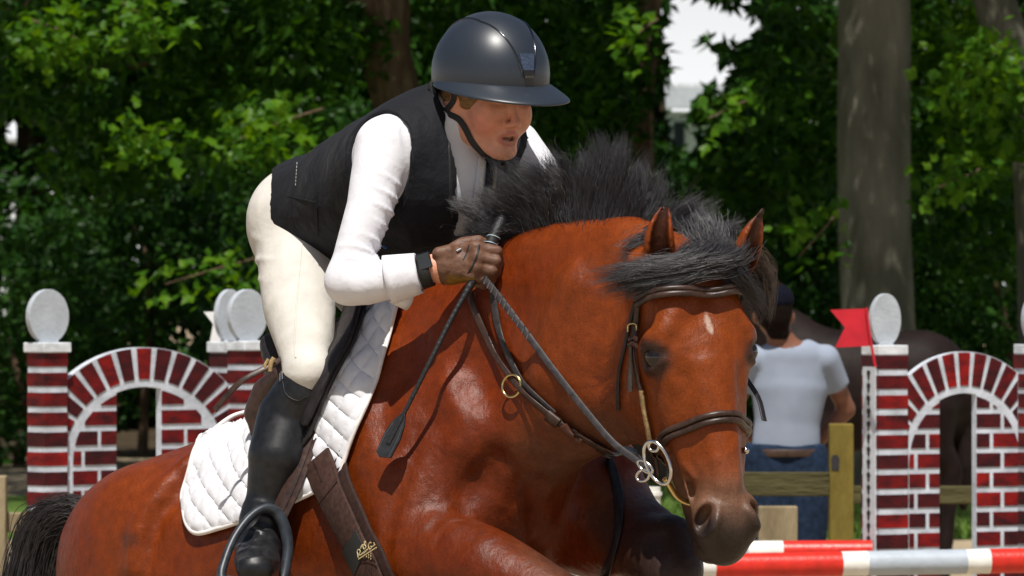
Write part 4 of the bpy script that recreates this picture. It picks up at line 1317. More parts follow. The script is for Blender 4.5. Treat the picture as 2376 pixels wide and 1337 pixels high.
# --- coat colours: the animal's markings, with ear hollows, nostrils and back of jaw set darker
bay = np.array([.165, .0240, .0018]); dark = np.array([.034, .018, .013]); tan = np.array([.285, .058, .0045])
hc = np.repeat(bay[None], len(hV), 0)
mixc = lambda c, t: hc * (1 - t[:, None]) + np.asarray(c) * t[:, None]
n1 = fbm(hV, 9, 3, 11)
hc = mixc(tan, .30 * smooth(-.1, .9, n1))
hc = mixc(bay * .42, .55 * smooth(-.1, .9, fbm(hV, 5, 2, 17)))
loc = (hV - HO) @ HR.T
inhead = smooth(.22, .10, np.linalg.norm(loc - [0, .28, -.11], axis=1) - .28)
hc = mixc(tan, .55 * inhead)
muz = inhead * smooth(.37, .50, loc[:, 1] + .012 + .9 * np.clip(-loc[:, 2] - .06, 0, .2) + .02 * fbm(hV, 30, 2, 5))
hc = mixc((.150, .085, .052), .85 * muz)
muz2 = inhead * smooth(.475, .560, loc[:, 1] + .6 * np.clip(-loc[:, 2] - .07, 0, .2) + .02 * fbm(hV, 40, 2, 6))
hc = mixc((.026, .020, .017), .93 * muz2)
for s in (-1, 1):
    de_ = np.linalg.norm((loc - [s * .104, .170, -.052]) * [1, 1, 1], axis=1)
    hc = mixc((.030, .020, .018), .92 * smooth(.052, .026, de_ + .008 * fbm(hV, 60, 2, 9)) * inhead)
    hc = mixc((.012, .008, .008), smooth(.026, .012, np.linalg.norm(loc - [s * .058, .530, -.030], axis=1)))
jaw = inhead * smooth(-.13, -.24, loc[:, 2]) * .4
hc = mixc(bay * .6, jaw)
star = smooth(1.25, .7, np.linalg.norm((loc - [.004, .112, -.004]) / [.0062, .022, .05], axis=1) + .25 * fbm(hV, 90, 2, 2)) * inhead
hc = mixc((.55, .42, .34), .7 * star)
uu, vv = uvpix(hV)
# ears: dark tips and rims
te = smooth(515, 462, vv) * ((uu > 1480) & (uu < 1580) & (hV[:, 1] < Y0 - .40)) + smooth(540, 484, vv) * ((uu > 1680) & (hV[:, 1] < Y0 - .4))
hc = mixc(dark, .85 * np.clip(te, 0, 1))
for C_, wd_, B_, N_ in EARS:
    dd = np.linalg.norm(hV[:, None] - C_[None, 1:8], axis=2); q_ = dd.argmin(1) + 1
    w_ = hV - C_[q_]
    ins = (dd.min(1) < .035) * smooth(.80, .5, np.abs((w_ * B_[q_]).sum(1)) / wd_[q_]) * smooth(-.1, .3, (hN * N_[q_]).sum(1))
    hc = mixc((.030, .012, .008), .85 * ins)
# black points: lower legs
def seg_t(a, b):
    ab = b - a
    t = np.clip(((hV - a) @ ab) / (ab @ ab), -1, 2)
    d = np.linalg.norm(hV - a - np.clip(t, 0, 1)[:, None] * ab, axis=1)
    return t, d
for a, b, rr in ((la0, la2, .14), (ra0 * .35 + ra2 * .65, ra2 * 1.2 - ra0 * .2, .13)):
    t, d = seg_t(a, b)
    hc = mixc(dark, .95 * smooth(.60, .92, t + .1 * fbm(hV, 25, 2, 8)) * smooth(rr + .02, rr - .03, d))
low = smooth(.98, .72, hV[:, 2])
hc = mixc(dark, low)
hc = mixc(dark, .9 * smooth(.95, 1.0, 1 - np.abs(vv - 1300) / 700) * 0)
hc = mixc(dark, .55 * smooth(26, 8, np.hypot(uu - 300, vv - 1252) + 6 * fbm(hV, 60, 2, 4)) * (hV[:, 1] > Y0 + .2))
horse = empty('horse', (float(W[0]), float(W[1]), 0.0))
tag(horse, 'bay horse with black mane jumping towards the viewer', 'horse')
horse_body = link('body', mesh_np('horse_body', hV, hQ, hc), coat_m, horse)
for s in (-1, 1):
    c = Hd(s * .0960, 0.1675, -.054)
    V_, Q_ = sweep_vf(np.array([c + hxv * s * .029 * math.cos(a) for a in np.linspace(.02, 3.12, 14)]), circ(18), None, False,   .029 * np.sin(np.linspace(.02, 3.12, 14)))
    b_ = MB(); b_.add(V_, Q_); b_.build('eye', eye_m, horse)

# ================================================================ RIDER
skin_m = mat('skin', (.86, .86, .86), rough=0.50, var=0.05, vscale=60, bump=0.12, bscale=500, spec=0.4, attr=True)
shirt_m = mat('white_shirt', (.72, .72, .76), rough=0.80, var=0.015, vscale=20, bump=0.10, bscale=1500, spec=0.2, bump2=[(.12, 26, (1, 1, .8))])
vest_m = mat('black_vest_cloth', (.0062, .0068, .0098), rough=0.75, var=0.12, vscale=300, bump=0.2, bscale=1600, spec=0.22, bump2=[(.25, 16, (1, 1, .8))], sheen=.04)
breech_m = mat('cream_breeches', (.60, .575, .525), rough=0.85, var=0.03, vscale=25, bump=0.12, bscale=1800, spec=0.15, bump2=[(.10, 22, (1, 1, 1))])
boot_m = mat('black_boot_leather', (.010, .0105, .012), rough=0.42, var=0.2, vscale=60, bump=0.05, bscale=700, spec=0.38, rvar=.05)
glove_m = mat('brown_glove_leather', (1, 1, 1), rough=0.58, var=0.14, vscale=90, bump=0.15, bscale=420, spec=0.45, attr=True, bump2=[(.22, 90, (1, 1, 1))])
helmet_m = mat('navy_helmet_shell', (.020, .026, .036), rough=0.38, var=0.10, vscale=500, bump=0.12, bscale=2500, spec=0.55)
helmet_trim_m = mat('dark_chrome', (.10, .105, .12), rough=0.16, var=0.05, metal=1.0)
chrome_m = mat('steel', (.62, .60, .56), rough=0.18, var=0.05, metal=1.0)
strap_m = mat('black_strap', (.010, .010, .010), rough=0.6, var=0.2, vscale=200, bump=.3, bscale=900)
rhair_m = mat('light_brown_hair', (.20, .105, .030), rough=0.5, var=0.25, vscale=60, stretch=(1, 1, 6), bump=.6, bscale=260)
watch_m = mat('watch_screen', (.012, .015, .020), rough=0.15, var=0.1, spec=.6)

def mirror_p(p):
    p = np.asarray(p, float)
    return p - 2 * ((p - W) @ L)[..., None] * L if p.ndim > 1 else p - 2 * float((p - W) @ L) * L

# --- head frame
hdF = nrm([.575, -.80, -.175]); hdL = nrm(np.cross([0, 0, 1], hdF)); 
hdL = nrm(hdL + np.array([0, 0, .02])); hdU = np.cross(hdF, hdL)
HC = P(1138, 172, -70)
HRR = np.stack([hdF, hdL, hdU])
def Hr(f, l, u):
    return HC + f * hdF + l * hdL + u * hdU

TOR = [P(722, 505, 312), P(805, 462, 225), P(922, 402, 112), P(1008, 338, 25), P(1048, 290, -12)]
T_LAT = [.150, .140, .170, .150, .060]
T_AP = [.122, .112, .122, .102, .060]
SH_R, SH_L = P(890, 338, -110), P(1192, 345, 185)
ARM_R = [SH_R, P(860, 480, -165), P(828, 575, -188), P(808, 652, -200)]
ARM_R_r = [.060, .049, .0435, .0445]
FORE_R = [P(808, 654, -200), P(850, 656, -222), P(920, 645, -238), P(1000, 622, -250)]
FORE_R_r = [.0445, .046, .040, .029]
ARM_L = [SH_L, P(1262, 430, 150), P(1300, 525, 110)]
ARM_L_r = [.060, .052, .044]
FORE_L = [P(1300, 525, 110), P(1260, 570, 50), P(1205, 615, -5)]
FORE_L_r = [.044, .040, .028]
LEG_R = [P(684, 548, 262), P(689, 640, 170), P(696, 720, 95), P(708, 800, 15), P(712, 868, -45)]
LEG_R_r = [.090, .082, .077, .061, .047]
SHANK = [P(712, 880, -45), P(702, 915, -35), P(671, 972, -15), P(644, 1060, -55), P(615, 1160, -65), P(606, 1205, -72)]
SHANK_r = [.052, .060, .067, .061, .038, .037]

def torso(fd, e, k=.05):
    fd.etube(TOR[:4], [a + e for a in T_AP[:4]], [a + e for a in T_LAT[:4]], L, k=k)
    fd.ell(P(968, 378, 60), np.stack([nrm(TOR[3] - TOR[1]), L, np.cross(nrm(TOR[3] - TOR[1]), L)]), (.12 + e, .185 + e, .095 + e), k=k)
    fd.ell(P(1000, 435, 35), np.stack([nrm(TOR[3] - TOR[1]), L, np.cross(nrm(TOR[3] - TOR[1]), L)]), (.150 + e, .150 + e, .130 + e), k=.07)
    fd.ell(P(880, 465, 150), np.stack([nrm(TOR[3] - TOR[1]), L, np.cross(nrm(TOR[3] - TOR[1]), L)]), (.16 + e, .140 + e, .115 + e), k=.07)
    fd.etube([SH_R + L * .03, P(1000, 302, 20), SH_L - L * .03], [.058 + e, .07 + e, .058 + e], k=k)
def hips(fd, e):
    fd.ell(P(728, 496, 312), np.stack([nrm(TOR[1] - TOR[0]), L, np.cross(nrm(TOR[1] - TOR[0]), L)]), (.11 + e, .155 + e, .112 + e), k=.04)
    for m_ in (0, 1):
        g = (lambda p: mirror_p(p)) if m_ else (lambda p: p)
        fd.sph(g(P(696, 520, 285)), .092 + e, k=.05)
def legs(fd, e, sides=(0, 1)):
    for m_ in sides:
        g = (lambda p: [mirror_p(q) for q in p]) if m_ else (lambda p: p)
        fd.etube(g(LEG_R), [a + e for a in LEG_R_r], k=.04)
        fd.sph(g([P(722, 862, -70)])[0], .040 + e, k=.03)
def shanks(fd, e, sides=(0, 1)):
    for m_ in sides:
        g = (lambda p: [mirror_p(q) for q in p]) if m_ else (lambda p: p)
        fd.etube(g(SHANK), [a + e for a in SHANK_r], k=.03)
        fd.etube(g([P(606, 1205, -72), P(600, 1262, -90)]), [.037 + e, .046 + e], k=.03)
        ft = g([P(602, 1275, -85), P(596, 1303, -190), P(592, 1320, -270)])
        up = nrm([0, -.2, 1])
        fd.etube(ft, [.036 + e, .036 + e, .026 + e], [.040 + e, .047 + e, .038 + e], nrm([1, .1, 0]), k=.03)
        fd.sph(g([P(612, 1268, -30)])[0], .034 + e, k=.04)
# --- hands (fist closed round the reins); local px layout
def hand(fd, e, mirrored=False):
    g = (lambda p: mirror_p(np.asarray(p))) if mirrored else (lambda p: p)
    Q = lambda u, v, d: g(P(u, v, d))
    ax = nrm(Q(1105, 606, -262) - Q(1010, 620, -250)); up = nrm(Q(1060, 570, -240) - Q(1060, 640, -255))
    up = nrm(up - ax * (up @ ax)); R = np.stack([ax, up, np.cross(ax, up)])
    fd.etube([Q(985, 628, -245), Q(1030, 618, -250)], [.026 + e, .030 + e], k=.02)
    fd.ell(Q(1062, 611, -250), R, (.056 + e, .037 + e, .022 + e), k=.02)
    fd.ell(Q(1050, 640, -245), R, (.042 + e, .016 + e, .018 + e), k=.015)      # heel of the hand
    kn = [(1104, 576, -262), (1108, 598, -268), (1104, 620, -268), (1094, 640, -262)]
    md = [(1152, 583, -262), (1150, 606, -270), (1142, 628, -270), (1128, 648, -264)]
    tp = [(1158, 612, -238), (1152, 632, -238), (1140, 650, -238), (1124, 662, -236)]
    en = [(1128, 618, -215), (1122, 632, -215), (1112, 645, -215), (1100, 655, -218)]
    rr = [.0118, .0122, .0118, .0104]
    for a, b, c, d_, r in zip(kn, md, tp, en, rr):
        fd.etube([Q(1075, a[1] + 2, -252), Q(*a), Q(*b), Q(*c), Q(*d_)], [.012 + e, r * 1.12 + e, r + e, r * .92 + e, r * .85 + e], k=.004)
        fd.sph(Q(a[0], a[1], a[2] - 4), r * 1.2 + e, k=.008)
    fd.etube([Q(1035, 592, -235), Q(1075, 566, -225), Q(1112, 560, -218), Q(1140, 572, -212)], [.017 + e, .014 + e, .012 + e, .010 + e], k=.008)

bf = Field(ngrid([P(560, 0, 330)[0], P(990, 0, 0)[0], P(1250, 0, -80)[0], P(1390, 0, 100)[0]], [.0062, .0028, .007]),
           ngrid([Y0 - .34, Y0 + .09, Y0 + .62], [.0030, .0066]),
           ngrid([P(0, 1400, -260)[2], P(0, 675, -200)[2], P(0, 545, -200)[2], P(0, 385, -70)[2], P(0, 205, -70)[2], P(0, 60, -70)[2]], [.0075, .0036, .0062, .0026, .0055]))
torso(bf, -.012); hips(bf, -.014); legs(bf, -.013); shanks(bf, -.014)
for a_, r_, f_, fr_ in ((ARM_R, ARM_R_r, FORE_R, FORE_R_r), (ARM_L, ARM_L_r, FORE_L, FORE_L_r)):
    bf.etube(a_, [x - .012 for x in r_], k=.03); bf.etube(f_, ([x - .012 for x in r_[-1:] + fr_[1:3]] + [.023]) if len(f_) == 4 else [x - .008 for x in fr_], k=.02)
hand(bf, -.003)
# neck and head
bf.etube([P(1040, 292, -5), P(1078, 255, -40), Hr(-.02, 0, -.06)], [.056, .054, .056], k=.025)
bf.ell(Hr(-.005, 0, .012), HRR, (.098, .074, .102), k=.02)
bf.ell(Hr(.034, 0, -.068), HRR, (.058, .062, .088), k=.02)
for s in (-1, 1):
    bf.etube([Hr(-.012, s * .056, -.085), Hr(.010, s * .050, -.128), Hr(.066, s * .018, -.155)], [.020, .019, .016], k=.025)
    bf.ell(Hr(.058, s * .042, -.082), HRR, (.030, .026, .036), k=.025)
    bf.ell(Hr(.094, s * .031, -.041), HRR, (.016, .019, .012), k=.014, mode='sub')
    bf.ell(Hr(.077, s * .032, -.042), HRR, (.012, .014, .009), k=.006)
    bf.ell(Hr(.079, s * .030, -.026), HRR, (.012, .022, .008), k=.012)
    bf.ell(Hr(.0985, s * .0125, -.0955), HRR, (.010, .0075, .0075), k=.006)
    bf.ell(Hr(-.012, s * .077, -.062), np.stack([hdF, hdL, hdU]), (.016, .009, .028), k=.006)
bf.ell(Hr(.076, 0, -.154), HRR, (.018, .020, .017), k=.02)
bf.ell(Hr(.070, 0, -.122), HRR, (.022, .030, .024), k=.015)
bf.etube([Hr(.084, 0, -.040), Hr(.098, 0, -.070), Hr(.110, 0, -.090)], [.0070, .0080, .0102], k=.009)
bf.ell(Hr(.092, 0, -.1265), HRR, (.026, .0190, .0066), k=.004, mode='sub')
bf.etube([Hr(.077, -.024, -.122), Hr(.091, -.010, -.1145), Hr(.093, 0, -.1155), Hr(.091, .010, -.1145), Hr(.077, .024, -.122)], [.0025, .0045, .0042, .0045, .0025], k=.006)
bf.etube([Hr(.076, -.023, -.125), Hr(.087, -.010, -.1355), Hr(.088, 0, -.1365), Hr(.087, .010, -.1355), Hr(.076, .023, -.125)], [.0025, .0048, .0052, .0048, .0025], k=.006)
for s in (-1, 1):
    bf.sph(Hr(.1045, s * .0075, -.1015), .0040, .003, 'sub')
bV, bQ = bf.net(); bV = relax(bV, bQ, 1, .3)
lb = (bV - HC) @ HRR.T
bc = np.repeat(np.array([[.82, .37, .235]]), len(bV), 0)
def bmix(c, t):
    global bc
    bc = bc * (1 - t[:, None]) + np.asarray(c) * t[:, None]
isface = ((lb[:, 0] > .0) & (lb[:, 2] > -.2)).astype(float)
bmix((.78, .25, .165), .75 * isface * smooth(.045, .02, np.linalg.norm(lb - [.06, -.042, -.09], axis=1)) + .3 * isface * smooth(.03, .012, np.linalg.norm(lb - [.108, 0, -.09], axis=1)))
lipd = np.abs(np.linalg.norm((lb - [.088, 0, -.127]) / [.03, .023, .0125], axis=1) - 1)
bmix((.58, .17, .13), .75 * isface * smooth(.42, .12, lipd) * (lb[:, 0] > .07))
bmix((.035, .008, .008), isface * smooth(.9, .6, np.linalg.norm((lb - [.083, 0, -.127]) / [.013, .019, .0066], axis=1)))
for s in (-1, 1):
    bmix((.36, .16, .085), .65 * isface * smooth(1.2, .7, np.linalg.norm((lb - [.09, s * .032, -.022]) / [.02, .020, .005], axis=1)))
    bmix((.03, .018, .014), .9 * isface * smooth(1.15, .8, np.linalg.norm((lb - [.088, s * .032, -.044]) / [.014, .013, .0048], axis=1)))
rider = empty('person', (float(TOR[0][0]), float(TOR[0][1]), float(TOR[0][2])))
tag(rider, 'rider in white shirt, black vest and navy helmet crouched over the bay horse', 'person')
link('body', mesh_np('rider_body', bV, bQ, bc), skin_m, rider)
# teeth
tb = MB()
for i in range(6):
    a = (i - 2.5) / 2.5
    V_, F_ = box_vf(Hr(.0835 - .006 * a * a, a * .0125, -.1205), .0022, .0022, .0032, HRR); tb.add(V_, F_)
    V_, F_ = box_vf(Hr(.0795 - .006 * a * a, a * .0125, -.1325), .0022, .0022, .0030, HRR); tb.add(V_, F_)
tb.build('teeth', mat('tooth', (.50, .45, .38), rough=.4), rider)

# --- shirt (torso, sleeves) 
def wrinkle(V, Nn, amp, sc, seed, stretch=(1, 1, 1)):
    n = fbm(V * np.asarray(stretch), sc, 3, seed)
    return V + Nn * (amp * (np.abs(n) ** .8 * np.sign(n)))[:, None]
sf = Field(*grid(P(735, 740, -340) - .02, P(1370, 180, 300) + .03, .0052))
torso(sf, .000)
sf.cut(P(760, 470, 250), TOR[0] - TOR[1])
for a_, r_, f_, fr_ in ((ARM_R, ARM_R_r, FORE_R, FORE_R_r), (ARM_L, ARM_L_r, FORE_L, FORE_L_r)):
    e_ = .0015
    aa = Field(sf.xs, sf.ys, sf.zs)
    aa.etube(a_, [x + e_ for x in r_], k=.03)
    aa.etube(f_, ([x + e_ for x in r_[-1:] + fr_[1:3]] + [.034]) if len(f_) == 4 else [x + e_ for x in fr_], k=.025)
    if a_ is ARM_R:
        aa.cut(P(978, 628, -245), nrm(FORE_R[3] - FORE_R[1]))
    d_ = aa.f; a0 = sf.f
    h_ = np.maximum(.02 - np.abs(a0 - d_), 0) / .02
    sf.f = np.minimum(a0, d_) - h_ * h_ * .02 * .25
# stand-up collar
sf.etube([P(1030, 305, 5), P(1060, 282, -22), P(1086, 268, -42)], [.078, .067, .060], k=.03)
sf.cut(P(1094, 240, -50), nrm(P(1094, 240, -50) - P(1040, 300, 0)))
bodyhole = Field(sf.xs, sf.ys, sf.zs); bodyhole.etube([P(1040, 292, -5), P(1078, 255, -40), Hr(-.02, 0, -.06)], [.0575, .0555, .056])
sf.f = np.maximum(sf.f, -bodyhole.f)
sV, sQ = sf.net(); sV = relax(sV, sQ, 1, .4); sN = vnormals(sV, sQ)
# fine drawn folds across the sleeve: strongest inside the elbow and at the armpit
def folds(V, Nn, c, ax, freq, amp, rad, seed):
    d = np.linalg.norm(V - c, axis=1)
    w = smooth(rad, rad * .25, d)
    ph = (V - c) @ nrm(ax) * freq + 3.2 * fbm(V, 11, 2, seed)
    w = w * smooth(-.5, .5, fbm(V, 17, 2, seed + 50))
    return V + Nn * (amp * 1.6 * w * ((1 - np.abs(np.sin(ph * .5))) ** 2.2 - .25))[:, None]
sV = folds(sV, sN, P(865, 575, -240), P(850, 600, -200) - P(880, 480, -160), 210, .0050, .10, 1)
sV = folds(sV, sN, P(905, 480, -210), P(850, 600, -200) - P(890, 500, -160), 190, .0045, .11, 2)
sV = folds(sV, sN, P(800, 640, -250), P(860, 640, -200) - P(800, 600, -200), 230, .0025, .09, 3)
sV = folds(sV, sN, P(930, 630, -280), P(1000, 640, -200) - P(900, 650, -200), 200, .0020, .09, 4)
sV = folds(sV, sN, P(1090, 450, -60), np.array([1, 0, .5]), 190, .0030, .16, 5)
sV = wrinkle(sV, sN, .0009, 18, 5)
link('shirt', mesh_np('shirt', sV, sQ), shirt_m, rider)
# cuff, watch, collar placket
fx = nrm(FORE_R[3] - FORE_R[2])
def band(name, c0, c1, r0, r1, th, m, flat=1.0, parent=None, n=3, flare=None):
    C = np.array([c0 + (c1 - c0) * t for t in np.linspace(0, 1, n)])
    rr = np.linspace(r0, r1, n)
    T, Nf, B = frames(C)
    ang = np.linspace(0, 2 * np.pi, 28, endpoint=False)
    out = []
    for sgn in (1, -1):
        for i in (range(n) if sgn == 1 else range(n - 1, -1, -1)):
            r_ = rr[i] + (th if sgn == 1 else 0)
            out.append(C[i] + r_ * (np.cos(ang)[:, None] * Nf[i] * flat + np.sin(ang)[:, None] * B[i]))
    m2 = len(out); V = np.concatenate(out); k = len(ang)
    i = np.arange(m2)[:, None]; j = np.arange(k)[None]
    Q = np.stack([i * k + j, i * k + (j + 1) % k, ((i + 1) % m2) * k + (j + 1) % k, ((i + 1) % m2) * k + j], -1).reshape(-1, 4)
    b = MB(); b.add(V, Q)
    return b.build(name, m, parent)
band('cuff', P(900, 650, -238), P(972, 634, -246), .050, .040, .0035, shirt_m, 1, rider, 6)
band('cuff', P(912, 678, -214), P(950, 690, -200), .020, .026, .003, shirt_m, 1, rider, 3)
wt = band('watch', P(974, 632, -247), P(1000, 625, -250), .034, .0315, .004, strap_m, 1, rider, 4)
V_, F_ = box_vf(P(984, 606, -285), .015, .004, .017, np.stack([fx, nrm(np.cross(fx, [0, 0, 1])), nrm(np.cross(nrm(np.cross(fx, [0, 0, 1])), fx))]))
b_ = MB(); b_.add(V_, F_); o_ = b_.build('watch_face', watch_m, wt, smooth=False); bevel(o_, .002)

# --- vest
vf = Field(*grid(P(640, 640, -200) - .03, P(1260, 170, 400) + .05, .0054))
torso(vf, .013)
vf.cut(P(740, 482, 300), (TOR[0] - TOR[1]) + np.array([0, 0, -.03]))
vf.etube([P(1020, 292, 12), P(1052, 255, -12)], [.083, .072], k=.03)          # collar
vf.cut(P(1072, 222, -40), nrm(P(1052, 225, -40) - P(1015, 292, 10)))
for a_, r_ in ((ARM_R, ARM_R_r), (ARM_L, ARM_L_r)):
    vf.etube([a_[0] + (L if a_ is ARM_L else -L) * .012, a_[1], a_[2]], [.074, .066, .058], k=.006, mode='sub')
vf.etube([P(1050, 288, -12), P(1110, 215, -60)], [.066, .072], k=.004, mode='sub')  # neck hole
fa = [onpix([(u_, v_)], sf, 0)[0][0] for u_, v_ in ((1088, 300), (1092, 370), (1090, 440), (1086, 520))]
vf.etube(fa + [fa[-1] + np.array([0, 0, -.08])], [.052, .046, .040, .034, .02], k=.004, mode='sub')
vV, vQ = vf.net(); vV = relax(vV, vQ, 5, .5); vN = vnormals(vV, vQ)
vV = folds(vV, vN, P(735, 450, 180), P(780, 400, 150) - P(740, 520, 200) + np.array([.12, 0, .08]), 110, .0035, .20, 7)
vV = folds(vV, vN, P(880, 560, -40), np.array([1, 0, .4]), 90, .0035, .18, 8)
vV = wrinkle(vV, vN, .0024, 11, 9)
vest = link('vest', mesh_np('vest', vV, vQ), vest_m, rider)
# piping round the front opening, seams and the zip
def onrid(uv, off=.002, fd=None):
    p, n, ok = onpix(uv, fd or vf, off)
    if not ok.all(): print('MISS', np.asarray(uv)[~ok].round().tolist())
    i = np.where(ok)[0]
    j = np.array([i[np.abs(i - q).argmin()] for q in range(len(p))])
    return p[j], n[j]
pp, nn = onrid(catmull([(1044, 290, 0), (1049, 370, 0), (1051, 440, 0), (1056, 505, 0)], 16)[:, :2] - [6, 0], .002)
sweep('zip', pp, strap_prof(.007, .003), strap_m, vest, nn)
pp, nn = onrid(catmull([(1140, 385, 0), (1136, 440, 0), (1128, 500, 0)], 10)[:, :2] + [8, 0], .002)
sweep('zip', pp, strap_prof(.010, .004), mat('brass_zip', (.16, .14, .10), rough=.4, metal=.6), vest, nn)
for pts in ([(722, 395), (735, 480), (738, 545)], [(668, 455), (700, 462), (733, 470)], [(945, 300), (960, 420), (915, 520)]):
    pp, nn = onrid(catmull([(*q, 0) for q in pts], 14)[:, :2], .0006)
    sweep('seam', pp, strap_prof(.0035, .0025), vest_m, vest, nn)
pr = MB()
for i in range(7):
    pp, nn = onrid([(690 - .5 * i, 378 + 8 * i), (690 - .5 * i, 383 + 8 * i)], .0015)
    V_, Q_ = sweep_vf(pp, strap_prof(.0022, .0008), nn); pr.add(V_, Q_)
pr.build('print', mat('white_print', (.32, .31, .28), rough=.6), vest)
pp, nn = onrid([(893, 572)], .002)
t1 = nrm(np.cross(nn[0], [0, 0, 1])); t2 = np.cross(nn[0], t1)
sweep('emblem', np.array([pp[0] + .0045 * (math.cos(a) * t1 + math.sin(a) * t2) for a in np.linspace(0, 6.28, 13)[:-1]]), circ(6, .0010), mat('blue_emblem', (.03, .16, .5), rough=.4), vest, None, True)
# shirt placket with buttons
pp, nn, ok = onpix(catmull([(1118, 372, 0), (1110, 430, 0), (1100, 500, 0)], 12)[:, :2], sf, .0022)
pl_ = sweep('placket', pp, strap_prof(.022, .003), shirt_m, rider, nn)
for i in (1, 4, 7):
    b_ = MB(); V_, Q_ = sweep_vf(np.array([pp[i], pp[i] + nn[i] * .0035]), circ(10, .0042)); b_.add(V_, Q_); b_.add(np.concatenate([V_[10:], [pp[i] + nn[i] * .004]]), np.array([[j, (j + 1) % 10, 10] for j in range(10)])); b_.build('button', mat('shirt_button', (.7, .66, .58), rough=.3), pl_)

# --- breeches
qf = Field(*grid(P(560, 960, -150) - .03, P(1060, 380, 680) + .03, .0060))
hips(qf, .002); legs(qf, .002)
qf.etube([P(712, 868, -45), P(712, 925, -35)], [.047, .040], k=.02)
qf.cut(P(760, 440, 250), [.5, .05, .8])
qV, qQ = qf.net(); qV = relax(qV, qQ, 4, .5); qN = vnormals(qV, qQ)
qV = folds(qV, qN, P(680, 560, 180), np.array([.25, 0, 1]), 150, .0045, .16, 11)
qV = folds(qV, qN, P(640, 600, 190), np.array([.1, 0, 1]), 130, .0040, .12, 18)
qV = folds(qV, qN, P(700, 600, 60), np.array([-.2, 0, 1]), 150, .0022, .12, 12)
qV = folds(qV, qN, P(715, 890, -60), np.array([0.1, 0, 1]), 200, .002, .07, 13)
qV = wrinkle(qV, qN, .0008, 13, 14)
br = link('breeches', mesh_np('breeches', qV, qQ), breech_m, rider)
pp, nn, ok = onpix(catmull([(700, 565, 0), (690, 680, 0), (684, 780, 0), (686, 830, 0)], 24)[:, :2], qf, .0002)
sweep('seam', pp, strap_prof(.004, .002), breech_m, br, nn)
# --- boots
for s_ in (0, 1):
    pts = [P(560, 1360, -330), P(770, 800, 80)]
    if s_: pts = [mirror_p(q) for q in (P(560, 1360, -330), P(770, 800, 80), P(560, 800, 80), P(770, 1360, -330))]
    lo = np.min(pts, 0) - .05; hi = np.max(pts, 0) + .05
    of = Field(*grid(lo, hi, .0050 if not s_ else .008))
    shanks(of, .003, (s_,))
    g = (lambda p: mirror_p(p)) if s_ else (lambda p: p)
    n_ = P(740, 850, 0) - P(700, 895, 0); n_ = nrm(n_ + np.array([0, .006, 0]))
    if s_: n_ = n_ - 2 * (n_ @ L) * L
    of.cut(g(P(707, 884, -20)), n_)
    if not s_:
        for pts, r_ in (([(566, 1232), (585, 1222), (612, 1219), (646, 1226)], .0060), ([(562, 1247), (584, 1241), (612, 1236), (652, 1240)], .0065), ([(553, 1268), (580, 1257), (610, 1252), (642, 1258)], .0070),
                        ([(548, 1284), (575, 1274), (606, 1268), (650, 1276)], .0065), ([(572, 1262), (600, 1246), (625, 1238)], .004), ([(540, 1308), (575, 1297), (610, 1294), (646, 1304)], .005)):
            p_, n_2, ok_ = onpix(catmull([(*q, 0) for q in pts], 12)[:, :2], of, 0.0)
            if ok_.sum() > 3: of.etube(p_[ok_] + np.array([0, .002, 0]), np.interp(np.linspace(0, 1, ok_.sum()), [0, .5, 1], [r_ * .4, r_, r_ * .4]), k=.006)
    oV, oQ = of.net(); oV = relax(oV, oQ, 2, .4); oN = vnormals(oV, oQ)
    for c_, am, fq in ((P(603, 1245, -150), .0075, 150), (P(600, 1215, -90), .005, 190)):
        oV = folds(oV, oN, g(c_), np.array([.25, .3, 1]), fq, am, .085, 15)
    oV = relax(oV, oQ, 2, .4)
    bo = link('boot', mesh_np('boot', oV, oQ), boot_m, rider)
    if not s_:
        pp, nn, ok = onpix(catmull([(655, 880, 0), (664, 915, 0), (690, 930, 0), (712, 920, 0)], 16)[:, :2], of, .001)
        sweep('seam', pp, strap_prof(.003, .002), boot_m, bo, nn)
        pp, nn, ok = onpix([(655, 866), (655, 884)], of, .003)
        sweep('badge', pp, strap_prof(.012, .004), chrome_m, bo, nn)
# --- right glove
gf = Field(*grid(P(985, 690, -320) - .01, P(1185, 540, -160) + .02, .0024), init=.03)
hand(gf, .0005)
gf.cut(P(1016, 620, -250), nrm(P(985, 628, -245) - P(1040, 618, -250)))
gf.etube([P(1018, 588, -268), P(1040, 585, -262)], [.014, .016], k=.01)
gV, gQ = gf.net(); gV = relax(gV, gQ, 1, .3); gN = vnormals(gV, gQ)
gV = gV + gN * (.0009 * fbm(gV, 150, 2, 21))[:, None]
gu, gv = uvpix(gV)
gc = np.repeat(np.array([[.150, .068, .038]]), len(gV), 0)
tn = smooth(634, 642, gv - .12 * (gu - 1040)) * smooth(1030, 1040, gu) * smooth(1112, 1100, gu) * smooth(-.1, .1, -gN[:, 2] + .25)
inn = smooth(-.22 + Y0 + .012, -.22 + Y0 + .024, gV[:, 1])
tn = np.clip(tn + inn, 0, 1)
gc = gc * (1 - tn[:, None]) + np.array([.22, .115, .012]) * tn[:, None]
gl = link('glove', mesh_np('glove', gV, gQ, gc), glove_m, rider)
pp, nn, ok = onpix(catmull([(1112, 568, 0), (1108, 590, 0), (1098, 615, 0), (1086, 634, 0)], 14)[:, :2], gf, .0004)
sweep('seam', pp, strap_prof(.0042, .0026), strap_m, gl, nn)
pp, nn, ok = onpix(catmull([(1089, 568, 0), (1082, 590, 0), (1074, 604, 0)], 8)[:, :2], gf, .0002)
sweep('seam', pp, strap_prof(.0035, .002), strap_m, gl, nn)
pp, nn, ok = onpix([(1058, 584), (1070, 579)], gf, .002)
sweep('stud', pp, strap_prof(.006, .004), chrome_m, gl, nn)
